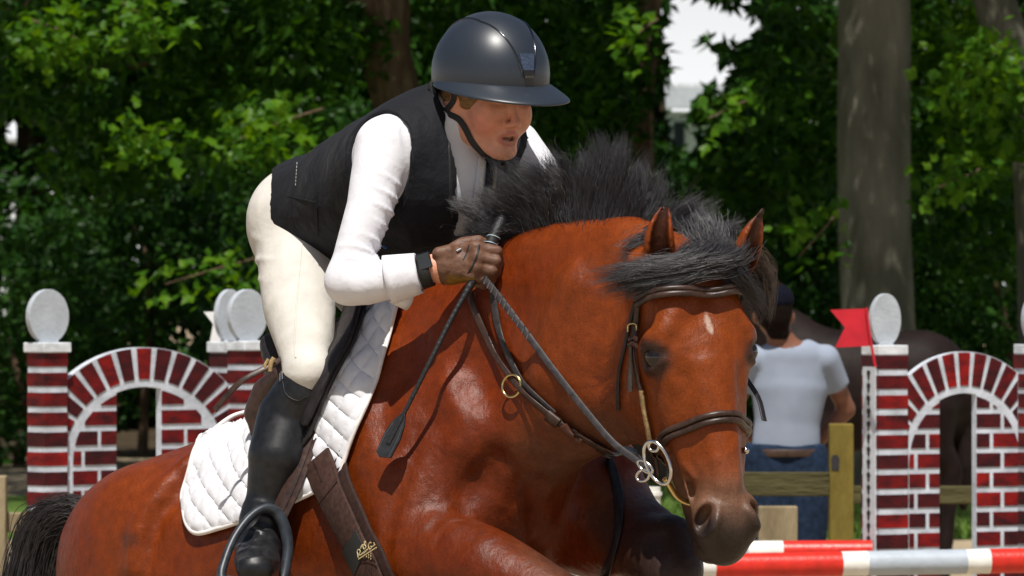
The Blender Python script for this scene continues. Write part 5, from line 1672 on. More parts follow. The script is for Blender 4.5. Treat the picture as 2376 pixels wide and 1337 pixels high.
# left glove, on the far side of the neck
lf = Field(*grid(P(1130, 700, -120) - .05, P(1260, 540, 80) + .05, .004), init=.03)
LH = FORE_L[2]
def lh(u, v, d): return LH + np.array([u, d, -v])
lf.ell(LH + np.array([-.035, -.02, -.01]), np.eye(3), (.055, .024, .040), k=.02)
for i in range(4):
    z = .022 - .018 * i
    lf.etube([LH + np.array([-.06, -.02, z]), LH + np.array([-.105, -.03, z - .006]), LH + np.array([-.112, -.005, z - .02]), LH + np.array([-.085, .008, z - .024])], [.0125, .0115, .0108, .010], k=.004)
lf.etube([LH + np.array([-.02, -.02, .03]), LH + np.array([-.06, -.01, .05]), LH + np.array([-.10, -.01, .044])], [.016, .013, .011], k=.008)
lV, lQ = lf.net()
link('glove', mesh_np('glove_left', lV, lQ, np.repeat(np.array([[.150, .068, .038]]), len(lV), 0)), glove_m, rider)

# --- hair and bun
rf = Field(*grid(Hr(-.02, 0, -.03) - .17, Hr(-.02, 0, -.03) + .17, .0045), init=.03)
rf.ell(Hr(-.012, 0, .010), HRR, (.103, .081, .100), k=.01)
for s in (-1, 1):
    rf.ell(Hr(.012, s * .058, -.040), HRR, (.040, .022, .036), k=.02)
    rf.ell(Hr(-.045, s * .052, -.055), HRR, (.045, .030, .040), k=.02)
rf.ell(Hr(-.105, 0, -.060), HRR, (.045, .05, .045), k=.02)
rf.ell(Hr(.100, 0, -.09), HRR, (.070, .070, .125), k=.01, mode='sub')
rf.cut(Hr(0, 0, .03), hdU)
rV, rQ = rf.net(); rN = vnormals(rV, rQ)
rV = rV + rN * (.0016 * fbm(rV * [1, 1, .4], 140, 2, 22))[:, None]
link('hair', mesh_np('hair', rV, rQ), rhair_m, rider)

# --- helmet
HA, HB, HCc = .139, .121, .134
def dome(al, y, off=0.0):
    k = math.sqrt(max(1 - (y / HB) ** 2, 0))
    p = Hr(HA * math.cos(al) * k, y, HCc * math.sin(al) * k)
    n = nrm(np.array([math.cos(al) * k / HA, y / HB ** 2, math.sin(al) * k / HCc]) @ HRR)
    return p + n * off, n
na, nb = 72, 26
V_ = []; 
for j in range(nb):
    for i in range(na):
        th = 2 * math.pi * i / na
        zr = -.016 - .030 * (0.5 - .5 * math.cos(th)) ** 1.5
        ph0 = math.asin(max(zr / HCc, -.9))
        ph = ph0 + (math.pi / 2 - ph0) * (j / nb)
        V_.append(Hr(HA * math.cos(th) * math.cos(ph), HB * math.sin(th) * math.cos(ph), HCc * math.sin(ph)))
V_.append(Hr(0, 0, HCc))
F4 = [[j * na + i, j * na + (i + 1) % na, (j + 1) * na + (i + 1) % na, (j + 1) * na + i] for j in range(nb - 1) for i in range(na)]
F3 = [[(nb - 1) * na + i, (nb - 1) * na + (i + 1) % na, nb * na] for i in range(na)]
b_ = MB(); b_.add(V_, F4); b_.n = 0; b_.f.setdefault(3, []).append(np.array(F3)); b_.n = len(V_)
helmet = b_.build('helmet', helmet_m, rider)
so = helmet.modifiers.new('solid', 'SOLIDIFY'); so.thickness = .012; so.offset = -1
# peak all round the front
ps = []
npk = 60
for i in range(npk + 1):
    psi = math.radians(-112 + 224 * i / npk)
    w = math.cos(psi / math.radians(112) * math.pi / 2) ** .8
    ext = .004 + .068 * w * (.32 + .68 * max(math.cos(psi), 0) ** 1.25) 
    zr = -.016 - .030 * (0.5 - .5 * math.cos(psi)) ** 1.5
    cph = math.cos(math.asin(zr / HCc))
    row = []
    for q in range(7):
        t = q / 6
        rad = np.array([HA * math.cos(psi), HB * math.sin(psi)]) * cph * .985
        dirn = nrm(np.array([math.cos(psi) / HA, math.sin(psi) / HB]))
        pz = zr + .010 * (1 - t) ** 2 - .020 * t * t * w - .004 * w
        pp = rad + dirn * ext * t
        row.append(Hr(pp[0], pp[1], pz + .002))
    ps.append(row)
ps = np.array(ps).reshape(-1, 3)
Q_ = [[i * 7 + q, i * 7 + q + 1, (i + 1) * 7 + q + 1, (i + 1) * 7 + q] for i in range(npk) for q in range(6)]
b_ = MB(); b_.add(ps, Q_); peak = b_.build('peak', helmet_m, helmet)
so = peak.modifiers.new('solid', 'SOLIDIFY'); so.thickness = .006; so.offset = 0
so = peak.modifiers.new('sub', 'SUBSURF'); so.levels = 1; so.render_levels = 1
# trim lines and badge
for s in (-1, 1):
    C = []; 
    for t in np.linspace(0, 1, 40):
        al = math.radians(9 + 150 * t)
        y = s * (.0165 + .040 * min(1, t * 2.2) ** 1.1)
        C.append(dome(al, y, .0005)[0])
    sweep('trim', np.array(C), circ(6, .0021), helmet_trim_m, helmet)
def plate(name, a0, a1, y0, y1, off, m, parent, th=.002):
    V_ = []
    for al, y in ((a0, y0), (a1, y1)):
        for q in np.linspace(-1, 1, 7):
            p, n = dome(math.radians(al), q * y, off); V_.append(p)
    for al, y in ((a0, y0), (a1, y1)):
        for q in np.linspace(-1, 1, 7):
            p, n = dome(math.radians(al), q * y, off - th); V_.append(p)
    Q_ = [[i, i + 1, 8 + i, 7 + i] for i in range(6)] + [[14 + i, 21 + i, 22 + i, 15 + i] for i in range(6)] + [[i, 14 + i, 15 + i, i + 1] for i in range(6)] + [[7 + i, 8 + i, 22 + i, 21 + i] for i in range(6)] + [[0, 7, 21, 14], [6, 20, 27, 13]]
    b_ = MB(); b_.add(V_, Q_); return b_.build(name, m, parent, smooth=False)
bd = plate('badge', 12, 27, .0135, .0185, .0035, mat('badge_plate', (.42, .41, .43), rough=.22, var=.12, vscale=200, metal=1.0), helmet, .004)
plate('badge_slot', 7.5, 11, .0120, .0132, .0030, strap_m, helmet, .004)
plate('badge_lip', 5, 7.2, .0115, .0120, .0050, helmet_trim_m, helmet, .006)
# chin strap
def onbody(uv, off):
    p, n, ok = onpix(uv, bf, off); return p, n
pp, nn = onbody(catmull([(1022, 205, 0), (1040, 240, 0), (1062, 268, 0), (1085, 310, 0), (1112, 345, 0), (1140, 366, 0)], 26)[:, :2], .004)
# the strap pulls straight between anchor points
C = catmull([Hr(-.080, -.100, -.030), Hr(-.040, -.094, -.080), pp[11], pp[18], pp[23]], 26)
ck = sweep('chin_strap', C, strap_prof(.013, .003), strap_m, helmet, nrm(np.array([-.35, -.9, 0])))
sweep('chin_strap', catmull([Hr(.004, -.094, -.03), Hr(-.006, -.088, -.06), C[9]], 12), strap_prof(.013, .003), strap_m, helmet, nrm(np.array([-.4, -.9, 0])))
Cm = np.array([Hr(*(np.array([(c - HC) @ hdF, -((c - HC) @ hdL), (c - HC) @ hdU]))) for c in C])
sweep('chin_strap', Cm, strap_prof(.017, .003), strap_m, helmet, nrm(np.array([.6, -.3, 0])))
sweep('chin_strap', catmull([C[-1], Hr(.062, 0, -.190), Cm[-1]], 12), strap_prof(.017, .003), strap_m, helmet, np.array([0, 0, -1.0]))
# rear skirt of the helmet
# ================================================================ TACK
leather_m = mat('brown_leather', (.040, .0195, .0135), rough=0.40, var=0.22, vscale=70, bump=0.12, bscale=700, spec=0.5, rvar=.08)
dleather_m = mat('dark_saddle_leather', (.0155, .0120, .0125), rough=0.50, var=0.22, vscale=50, bump=0.15, bscale=600, spec=0.4, rvar=.08)
gleather_m = mat('grey_worn_leather', (.060, .052, .050), rough=0.50, var=0.2, vscale=90, bump=0.2, bscale=700, spec=0.45)
drein_m = mat('dark_grey_rein', (.034, .029, .030), rough=0.5, var=0.2, vscale=90, bump=0.2, bscale=700, spec=0.4)
raw_m = mat('rawhide_strap', (.30, .20, .085), rough=0.6, var=0.2, vscale=120, bump=0.3, bscale=500)
girth_m = mat('brown_girth', (.052, .026, .020), rough=0.78, var=0.16, vscale=90, bump=0.25, bscale=1300, spec=0.2)
girth2_m = mat('dark_girth_edge', (.030, .014, .011), rough=0.75, var=0.16, vscale=90, bump=0.25, bscale=1300, spec=0.2)
brass_m = mat('brass', (.65, .50, .22), rough=0.25, var=0.06, metal=1.0)
iron_m = mat('stirrup_coating', (.022, .028, .036), rough=0.42, var=0.2, vscale=60, bump=0.1, bscale=500, spec=0.5)
pad_m = mat('white_quilted_cotton', (.70, .70, .73), rough=0.9, var=0.02, vscale=60, bump=0.2, bscale=1400, spec=0.1)
piping_m = mat('white_piping', (.78, .74, .72), rough=0.7, var=0.04, vscale=60)
whip_m = mat('black_whip_braid', (.013, .013, .014), rough=0.5, var=0.3, vscale=200, bump=0.4, bscale=500)

def C3(pts, n):
    return catmull([(*p, 0) for p in pts], n)[:, :2]
def lay(pts, n, off, fd=None):
    """points on the animal (or garment) at photo pixels; misses take the nearest hit's depth"""
    uv = C3(pts, n)
    p, nn, ok = onpix(uv, fd or hf, off)
    i = np.where(ok)[0]
    if not len(i):
        print('LAYMISS', pts)
        return np.array([P(a_, b_, -640) for a_, b_ in uv]), np.repeat(nrm([-.5, -.85, 0])[None], n, 0)
    for q in np.where(~ok)[0]:
        j = i[np.abs(i - q).argmin()]
        dd = (p[j][1] - Y0) * 1080
        p[q] = P(uv[q, 0], uv[q, 1], dd); nn[q] = nn[j]
    return p, nn

# ---------- saddle pad: two quilted halves meeting on the spine
def inpoly(x, y, poly):
    c = np.zeros(len(x), bool); j = len(poly) - 1
    for i in range(len(poly)):
        xi, yi = poly[i]; xj, yj = poly[j]
        c ^= ((yi > y) != (yj > y)) & (x < (xj - xi) * (y - yi) / (yj - yi + 1e-12) + xi)
        j = i
    return c
def polydist(x, y, poly):
    d = np.full(len(x), 1e9)
    for i in range(len(poly)):
        a = np.array(poly[i]); b = np.array(poly[(i + 1) % len(poly)]); ab = b - a
        t = np.clip(((x - a[0]) * ab[0] + (y - a[1]) * ab[1]) / (ab @ ab + 1e-9), 0, 1)
        d = np.minimum(d, np.hypot(x - a[0] - t * ab[0], y - a[1] - t * ab[1]))
    return d
PADO = [(938, 690), (925, 740), (908, 800), (886, 860), (862, 925), (838, 990), (818, 1050), (806, 1090), (800, 1104), (788, 1090), (768, 1050), (762, 1066), (752, 1120), (742, 1142),
        (690, 1166), (630, 1190), (560, 1216), (510, 1232), (476, 1241), (456, 1236), (442, 1215), (434, 1180), (431, 1145), (437, 1105), (452, 1062), (475, 1022), (505, 990), (540, 966), (575, 955), (640, 905), (720, 850), (800, 790), (870, 720), (905, 690)]
def sheet_grid(poly, g):
    """grid cells inside an outline; rim vertices pulled on to it -> uv (n,2), quads, distance to rim"""
    a = np.array(poly)
    xs = np.arange(a[:, 0].min() - g, a[:, 0].max() + 2 * g, g); ys = np.arange(a[:, 1].min() - g, a[:, 1].max() + 2 * g, g)
    X, Y_ = np.meshgrid(xs, ys, indexing='ij')
    cx, cy = X[:-1, :-1] + g / 2, Y_[:-1, :-1] + g / 2
    c_in = inpoly(cx.ravel(), cy.ravel(), poly).reshape(cx.shape)
    ii, jj = np.where(c_in)
    ny_ = X.shape[1]
    q = np.stack([ii * ny_ + jj, (ii + 1) * ny_ + jj, (ii + 1) * ny_ + jj + 1, ii * ny_ + jj + 1], 1)
    cnt = np.bincount(q.ravel(), minlength=X.size)
    used = np.where(cnt > 0)[0]
    uv = np.stack([X.ravel(), Y_.ravel()], 1)
    out_ = np.array(poly + poly[:1], float)
    sg = np.linalg.norm(np.diff(out_, axis=0), axis=1); cs = np.concatenate([[0], np.cumsum(sg)])
    tt = np.linspace(0, cs[-1], 900)
    out_ = np.stack([np.interp(tt, cs, out_[:, 0]), np.interp(tt, cs, out_[:, 1])], 1)
    rim = np.where((cnt > 0) & (cnt < 4))[0]
    uv[rim] = out_[((uv[rim][:, None] - out_[None]) ** 2).sum(2).argmin(1)]
    mp = np.full(X.size, -1); mp[used] = np.arange(len(used))
    uv = uv[used]; q = mp[q]
    return uv, q, polydist(uv[:, 0], uv[:, 1], poly)
def dense(poly, n=260):
    return [tuple(x) for x in catmull([(*q, 0) for q in poly + poly[:1]], n)[:-1, :2]]
ptsu, qd, pd = sheet_grid(PADO, 3.6)
idx = np.arange(len(ptsu))
Pp, Pn, ok = onpix(ptsu[idx], hf, 0)
loc_ = (Pp - W) @ RB.T
# quilting: diamonds in the pad's own lengthwise / girthwise measure
s1 = loc_[:, 0] / .050 + loc_[:, 2] / .062; s2 = loc_[:, 0] / .050 - loc_[:, 2] / .062
q1 = np.abs(np.sin(np.pi * s1)); q2 = np.abs(np.sin(np.pi * s2))
puff = np.minimum(q1, q2) ** .55
edge = np.clip(pd / 14.0, 0, 1)
lift = .010 + .0075 * puff * edge + .002 * fbm(Pp, 45, 2, 31)
Pp2 = Pp + Pn * lift[:, None]
qd = qd[ok[qd].all(1)]
# drop cells that stretch over a silhouette
mx = np.max([np.linalg.norm(Pp2[qd[:, i]] - Pp2[qd[:, (i + 1) % 4]], axis=1) for i in range(4)], axis=0)
qd = qd[mx < .05]
pad = empty('saddle_pad', tuple(W.astype(float)))
tag(pad, 'white quilted saddle pad under the dark saddle on the bay horse', 'saddle pad')
b_ = MB(); b_.add(Pp2, qd); b_.add(mirror_p(Pp2), qd[:, ::-1])
pc = b_.build('quilting', pad_m, pad)
so = pc.modifiers.new('solid', 'SOLIDIFY'); so.thickness = .008; so.offset = -1
rp, rn = lay(PADO[0:9] + [(793, 1098), (780, 1075), (768, 1050)], 60, .015)
tube('piping', rp, .0052, piping_m, pad, 60, 6)
rp, rn = lay([(740, 1143), (690, 1166), (630, 1190), (560, 1216), (510, 1232), (476, 1241), (456, 1236), (442, 1215), (434, 1180), (431, 1145), (437, 1105), (452, 1062), (475, 1022), (505, 990), (540, 966), (575, 955)], 90, .014)
tube('piping', rp, .0058, piping_m, pad, 90, 6)
rp, rn = lay([(738, 1128), (690, 1151), (630, 1175), (560, 1201), (510, 1217), (480, 1224), (464, 1220), (453, 1203), (446, 1175), (444, 1145)], 60, .0175)
tube('piping', rp, .0026, piping_m, pad, 60, 6)

# ---------- saddle: flap, knee roll, skirt, seat, cantle, panel
saddle = empty('saddle', tuple((H(-.35, 0, 0.02)).astype(float)))
tag(saddle, 'dark brown close contact saddle under the crouching rider', 'saddle')
def sheet(name, poly, off, th, m, parent, g=5.0, fd=None, puff=0.0, ylim=None, both=False):
    """leather sheet lying on the animal inside a pixel outline"""
    poly = dense([tuple(p) for p in poly])
    uv, q, d_ = sheet_grid(poly, g)
    p, n, ok = onpix(uv, fd or hf, 0)
    p = p + n * (off + puff * np.clip(d_ / 30, 0, 1))[:, None]
    q = q[ok[q].all(1)]
    mxx = np.max([np.linalg.norm(p[q[:, i]] - p[q[:, (i + 1) % 4]], axis=1) for i in range(4)], axis=0)
    q = q[mxx < .06]
    lab = np.arange(len(p))                                   # keep the largest connected piece
    for _ in range(400):
        m_ = lab[q].min(1); new = lab.copy()
        for c_ in range(4): np.minimum.at(new, q[:, c_], m_)
        if (new == lab).all(): break
        lab = new
    q = q[lab[q[:, 0]] == np.bincount(lab[q[:, 0]]).argmax()]
    b = MB(); b.add(p, q)
    if both: b.add(mirror_p(p), q[:, ::-1])
    o = b.build(name, m, parent)
    so_ = o.modifiers.new('solid', 'SOLIDIFY'); so_.thickness = th; so_.offset = -1
    return o
FLAP = [(792, 712), (880, 700), (868, 745), (848, 800), (815, 860), (786, 920), (764, 975), (745, 1020), (722, 1052), (700, 1055), (672, 1010), (660, 950), (668, 880), (700, 830), (745, 775)]
flap = sheet('flap', FLAP, .030, .008, dleather_m, saddle, both=True)
ROLL = [(848, 712), (878, 704), (868, 745), (848, 800), (815, 860), (786, 920), (760, 980), (748, 1000), (742, 985), (762, 930), (790, 868), (820, 800), (835, 755)]
sheet('knee_roll', ROLL, .042, .012, dleather_m, saddle, g=3, puff=.010)
# seat and cantle as one sculpted tree
tf = Field(*grid(H(-.28, 0, .05) - .36, H(-.28, 0, .05) + .36, .0070))
tf.ell(H(-.20, 0, .060), RB, (.15, .095, .045), k=.03)
c0_ = P(630, 800, 150); cm_ = .5 * (c0_ + mirror_p(c0_)) + .02 * U - .02 * F
tf.etube([P(650, 858, 80), P(634, 826, 125), c0_, cm_, mirror_p(c0_), mirror_p(P(634, 826, 125))], [.020, .026, .027, .028, .027, .026], k=.03)
tf.etube([cm_ - .05 * U + .04 * F, H(-.22, 0, .08)], [.06, .06], k=.05)
tf.etube([H(-.11, -.05, .030), H(-.10, 0, .075), H(-.11, .05, .030)], .026, k=.04)
tV, tQ = tf.net(); tV = relax(tV, tQ, 2)
link('seat', mesh_np('saddle_seat', tV, tQ), dleather_m, saddle)
for m_ in (0, 1):
    g = (lambda p: mirror_p(np.array(p))) if m_ else (lambda p: np.array(p))
    pts_ = g([P(652, 872, 60), P(622, 912, 95), P(604, 960, 105), P(598, 1004, 95)])
    pf = Field(*grid(pts_.min(0) - .10, pts_.max(0) + .10, .005), init=.04)
    pf.etube(pts_, [.024, .036, .036, .018], [.022, .026, .024, .014], g([P(600, 900, -60)])[0] - g([P(600, 900, 0)])[0], k=.01)
    tV, tQ = pf.net(); link('panel', mesh_np('saddle_panel', relax(tV, tQ, 2), tQ), leather_m, saddle)
# strap end flying from the flap, with keeper
fp = catmull([P(655, 832, -20), P(632, 846, -40), P(600, 862, -50), P(560, 885, -55), P(525, 920, -50), P(498, 952, -40)], 30)
sweep('billet_strap', fp, strap_prof(.013, .004), leather_m, saddle, np.array([.2, -.8, .55]))
kp_ = catmull([P(636, 830, -44), P(628, 845, -46), P(626, 862, -46)], 8)
sweep('keeper', kp_, strap_prof(.010, .005), raw_m, saddle, np.array([0, -1, .1]))
sweep('keeper', kp_ + np.array([-.012, 0, -.003]), strap_prof(.007, .005), raw_m, saddle, np.array([0, -1, .1]))
# stirrup leather and iron
stir = empty('stirrup', tuple(P(600, 1200, -120).astype(float)))
tag(stir, 'dark stirrup iron with brown leather round the rider\'s right boot', 'stirrup')
lp = catmull([P(738, 985, -75), P(712, 1060, -95), P(685, 1130, -112), P(652, 1200, -118)], 24)
sweep('stirrup_leather', lp, strap_prof(.030, .005), leather_m, stir, np.array([-.45, -.85, .25]))
sweep('stirrup_leather', lp + np.array([-.012, .004, .004]), strap_prof(.030, .004), leather_m, stir, np.array([-.45, -.85, .25]))
ic = [P(514, 1345, -250), P(516, 1320, -238), P(540, 1255, -200), P(575, 1205, -165), P(612, 1180, -140), P(640, 1188, -128), P(660, 1225, -128), P(668, 1275, -140), P(660, 1330, -160), P(652, 1360, -175)]
ic = catmull(ic, 60)
rr_ = np.interp(np.linspace(0, 1, 60), [0, .12, .3, .5, .62, 1], [1.25, 1.0, .95, 1.1, 1.5, 1.1])
sweep('iron', ic, circ(12, .0092), iron_m, stir, None, False, rr_)
tr = catmull([P(514, 1346, -250), P(560, 1352, -240), P(610, 1358, -205), P(652, 1360, -175)], 14)
sweep('tread', tr, strap_prof(.050, .014), iron_m, stir, np.array([0, -.25, 1.0]))

# ---------- girth
girth = empty('girth', tuple(P(800, 1150, -200).astype(float)))
tag(girth, 'wide brown girth strap with small black logo patch on the horse\'s side', 'girth')
def strip_poly(c, w):
    c = np.array(c, float); t = np.gradient(c, axis=0); t /= np.linalg.norm(t, axis=1, keepdims=True); n = np.stack([-t[:, 1], t[:, 0]], 1)
    w = np.broadcast_to(np.asarray(w, float), (len(c),))[:, None] / 2
    return [tuple(x) for x in np.concatenate([c + n * w, (c - n * w)[::-1]])]
gp, gn = lay([(760, 1062), (792, 1140), (832, 1220), (872, 1300), (905, 1370), (935, 1440)], 30, .016)
t_ = np.linspace(0, 1, 30)
sweep('girth_sleeve', gp, strap_prof(.104, .010), girth2_m, girth, gn)
_T, gn2, _B = frames(gp, gn)
_B = np.where(_B[:, :1] > 0, _B, -_B)
gp2 = gp + gn2 * .0100 - _B * .010
gs = sweep('girth_strap', gp2, strap_prof(.078, .008), girth_m, girth, gn2)
for k_, dx in ((12, 0), ):
    T_, N_, B_ = frames(gp2, gn2)
    q = gp2[6]; sweep('seam', np.array([q + B_[6] * s * .037 + N_[6] * .0045 for s in np.linspace(-1, 1, 6)]), strap_prof(.004, .002), girth2_m, girth, N_[6])
T_, N_, B_ = frames(gp2, gn2)
sweep('seam', np.array([gp2[i] + B_[i] * .006 + N_[i] * .0045 for i in range(0, 5)]), strap_prof(.003, .002), girth2_m, girth, N_[:5])
# logo patch on the girth
gu_, gv_ = 1188 + gp2[:, 0] * FPX / gp2[:, 1], 668.5 - (gp2[:, 2] - CAMH) * FPX / gp2[:, 1]
ip_ = int(np.abs(gv_ - 1279).argmin())
pn_ = N_[ip_]; tax = T_[ip_]; wax = B_[ip_]
if wax[0] < 0: wax = -wax
pc_ = gp2[ip_] + pn_ * .0072
pa_m = mat('black_patch', (.012, .012, .010), rough=.7, var=.2, vscale=300)
gold_m = mat('gold_thread', (.62, .50, .25), rough=.45, var=.12, vscale=300)
patch = sweep('logo_patch', (gp2 + N_ * .0056)[ip_ - 2:ip_ + 3] + wax * -.004, strap_prof(.074, .0024), pa_m, girth, N_[ip_ - 2:ip_ + 3])
def patchpt(u, v):
    """pixel of the enlarged view of the patch -> point on it (offset from its centre)"""
    uu_ = 800 + u / 13.37; vv_ = 1220 + v / 13.37
    d_ = P(uu_, vv_, (pc_[1] - Y0) * 1080) - pc_
    # slide along the view direction on to the patch plane
    t = -(d_ @ pn_) / pn_[1]
    return pc_ + d_ + np.array([0, t, 0]) + pn_ * .0013
lg = MB()
def stroke(pts, w, n=14):
    C = catmull([patchpt(*p) for p in pts], n)
    sweep('x', C, strap_prof(w, .0012), None, None, pn_, mb=lg)
stroke([(405, 790), (440, 975)], .0030, 4)                                   # P stem
stroke([(405, 790), (440, 730), (490, 735), (505, 790), (480, 850), (450, 870)], .0024)
stroke([(470, 900), (530, 880), (570, 850), (640, 810), (700, 750), (740, 690)], .0026)   # small letters
for i in range(5):
    stroke([(545 + 38 * i, 845 - 34 * i), (560 + 38 * i, 875 - 34 * i)], .0016, 3)
stroke([(860, 485), (820, 480), (785, 530), (775, 610), (800, 680), (850, 670), (870, 610), (840, 600)], .0026)   # G
stroke([(870, 610), (910, 590), (950, 560), (980, 525)], .0026, 6)
stroke([(945, 480), (965, 505)], .0022, 3)
stroke([(450, 1025), (1030, 615)], .0024, 4)                                 # underline
for u_, v_ in ((850, 820), (780, 865), (850, 895), (710, 918), (780, 942), (850, 975)):
    c = patchpt(u_, v_); lg.add(np.concatenate([[c + pn_ * .0008], [c + .0021 * (math.cos(a) * wax + math.sin(a) * tax) for a in np.linspace(0, 6.28, 9)[:-1]]]), np.array([[0, 1 + j, 1 + (j + 1) % 8] for j in range(8)]))
# small horse emblem
stroke([(520, 690), (545, 620), (590, 580), (640, 560), (650, 500), (640, 465), (690, 490)], .0042)
stroke([(590, 590), (600, 660), (640, 710)], .0030, 6); stroke([(650, 560), (690, 620), (660, 680)], .0030, 6)
lg.build('lettering', gold_m, patch)

# ---------- bridle
bridle = empty('bridle', tuple(Hd(0, .1, 0).astype(float)))
tag(bridle, 'brown leather bridle on the bay horse\'s head', 'bridle')
def ring_pts(c, a1, a2, n, off, rad=.30, a0=0.0, a1e=2 * math.pi):
    """closed loop round the head: rays from outside towards c in the plane a1,a2"""
    ang = np.linspace(a0, a1e, n, endpoint=(a1e - a0) < 6.28)
    dirs = np.cos(ang)[:, None] * a1 + np.sin(ang)[:, None] * a2
    o = c + dirs * rad
    p, ok = cast(hf, o, -dirs, rad - .01, .003)
    n_ = gradn(hf, p, .008)
    if not ok.all():
        i = np.where(ok)[0]
        for q in np.where(~ok)[0]:
            j = i[np.abs(i - q).argmin()]; p[q] = p[j]; n_[q] = n_[j]
    return p + n_ * off, n_
def smooth_closed(p, it=3):
    for _ in range(it):
        p = .25 * np.roll(p, 1, 0) + .5 * p + .25 * np.roll(p, -1, 0)
    return p
# noseband: padded, follows the nose at the photographed height
def headuv(u, v):
    p, n, ok = onpix([(u, v)], hf, 0)
    return ((p[0] - HO) @ HR.T)
nbA = headuv(1690, 968); nbB = headuv(1548, 1012)
ny = .5 * (nbA[1] + nbB[1])
tilt = (nbB[1] - nbA[1]) / (nbB[2] - nbA[2] + 1e-6)
ncx = Hd(0, nbA[1] + tilt * (-.10 - nbA[2]), -.10)
a2_ = nrm(hzv + hyv * tilt)
np_, nn_ = ring_pts(ncx, hxv, a2_, 80, .004)
np_ = smooth_closed(np_, 3)
sweep('noseband', np_, strap_prof(.026, .006), leather_m, bridle, nn_, True)
front = [i for i in range(80) if np.sin(2 * math.pi * i / 80) > -.15]
fr_ = np.array(sorted(front, key=lambda i: (i + 20) % 80))
for o_ in (-.0068, .0068):
    T_, N_, B_ = frames(np_, nn_, True)
    C_ = np_[fr_] + N_[fr_] * .0045 + B_[fr_] * o_
    sweep('noseband_padding', C_, circ(8, .0066), leather_m, bridle, N_[fr_])
# browband, doubled and padded
bp_, bn_ = lay([(1487, 694), (1520, 688), (1580, 682), (1650, 682), (1700, 678), (1728, 672)], 36, .018)
bp_ = catmull(bp_[::5], 40)
bn_ = np.array([bn_[min(int(i * 35 / 39), 35)] for i in range(40)])
zz = np.linspace(0, 1, 40)
for o_, r_ in ((.0052, .0062), (-.0062, .0068)):
    sweep('browband', bp_ + hyv * -o_, circ(9, r_), leather_m, bridle, bn_)
def strap(name, pts, n, w, t, off, m, parent, fd=None, smoothit=2, norm=None):
    p, nn = lay(pts, n, off, fd)
    for _ in range(smoothit):
        p[1:-1] = .25 * p[:-2] + .5 * p[1:-1] + .25 * p[2:]
        nn[1:-1] = .25 * nn[:-2] + .5 * nn[1:-1] + .25 * nn[2:]
    if norm is not None: nn = np.repeat(np.asarray(norm, float)[None], n, 0)
    return sweep(name, p, strap_prof(w, t), m, parent, nn), p, nn
ck, cp, cn = strap('cheekpiece', [(1483, 696), (1481, 730), (1479, 762)], 12, .013, .004, .006, leather_m, bridle)
ck2, cp2, cn2 = strap('cheekpiece', [(1478, 758), (1478, 800), (1482, 850), (1489, 890), (1497, 915)], 24, .014, .0045, .008, leather_m, bridle)
strap('cheekpiece', [(1478, 800), (1478, 830), (1475, 870), (1473, 905)], 14, .013, .004, .014, gleather_m, bridle)
strap('cheekpiece', [(1496, 905), (1502, 950), (1510, 990), (1516, 1024)], 20, .010, .008, .009, raw_m, bridle)
for v_ in (788, 800):
    p, nn = lay([(1468, v_), (1490, v_ + 1)], 4, .013)
    sweep('keeper', p, strap_prof(.009, .005), leather_m, bridle, nn)
bk, bkn = lay([(1468, 772), (1469, 754), (1479, 750), (1489, 752), (1491, 772)], 18, .016)
tube('buckle', bk, .0022, brass_m, bridle, 18, 6)
strap('throatlash', [(1476, 700), (1466, 745), (1452, 810), (1441, 860), (1437, 910), (1437, 950)], 30, .008, .004, .005, dleather_m, bridle)
# headpiece over the poll and the far cheek strap
hp_, hn_ = ring_pts(Hd(0, -.005, -.10), hxv, -hyv, 30, .007, .25, 0.85, 2.1)
sweep('headpiece', hp_, strap_prof(.024, .004), leather_m, bridle, hn_)
fc = [Hd(.100, .02, -.085), Hd(.112, .10, -.105), Hd(.104, .22, -.125), Hd(.085, .32, -.120), Hd(.072, .40, -.110), Hd(.064, .455, -.105)]
fcC = catmull(fc, 40); f_ = samp(hf, fcC); fcC = fcC + gradn(hf, fcC) * np.maximum(.006 - f_, -.02)[:, None]
sweep('cheekpiece', fcC, strap_prof(.014, .004), leather_m, bridle, gradn(hf, fcC))
kt = catmull([Hd(.114, .215, -.10), Hd(.130, .26, -.09), Hd(.128, .31, -.075)], 10)
sweep('strap_end', kt, strap_prof(.014, .004), dleather_m, bridle, np.array([.6, -.6, .3]))
# bit: loose cheek rings and mouthpiece
def ellip(c, ax, ay, a, b, n=40):
    t = np.linspace(0, 2 * np.pi, n, endpoint=False)
    return c + np.cos(t)[:, None] * ax * a + np.sin(t)[:, None] * ay * b
bc_, bn0 = lay([(1524, 1070), (1526, 1072)], 2, .016)
bcen = bc_[0]; bno = nrm(np.array([-.55, -.83, -.05]))
bx = nrm(np.cross(bno, [0, 0, 1])); bx = bx if bx[0] > 0 else -bx
by = np.cross(bx, bno); by = by if by[2] > 0 else -by
dx_ = nrm(bx * .45 - by * .9); dy_ = nrm(bx * .9 + by * .45)
bit = sweep('bit_ring', ellip(bcen + dx_ * .004, dx_, dy_, .047, .027), circ(8, .0042), chrome_m, bridle, None, True)
sweep('bit_ring', ellip(bcen + by * .030 - bx * .006, bx, by, .012, .010), circ(8, .0036), chrome_m, bridle, None, True)
sweep('bit_ring', ellip(bcen - by * .012 - bx * .028, nrm(bx - by * .6), nrm(bx * .6 + by), .020, .009), circ(8, .0034), chrome_m, bridle, None, True)
sweep('bit_ring', ellip(bcen - by * .030 - bx * .034, nrm(bx + by * .2), by, .016, .012), circ(8, .0032), chrome_m, bridle, None, True)
mouthL = Hd(-.064, .455, -.118); mouthR = Hd(.064, .455, -.118)
tube('bit_mouthpiece', [bcen + dx_ * .040, mouthL, Hd(0, .47, -.112), mouthR, mouthR + hxv * .012], .0065, brass_m, bridle, 20, 8)
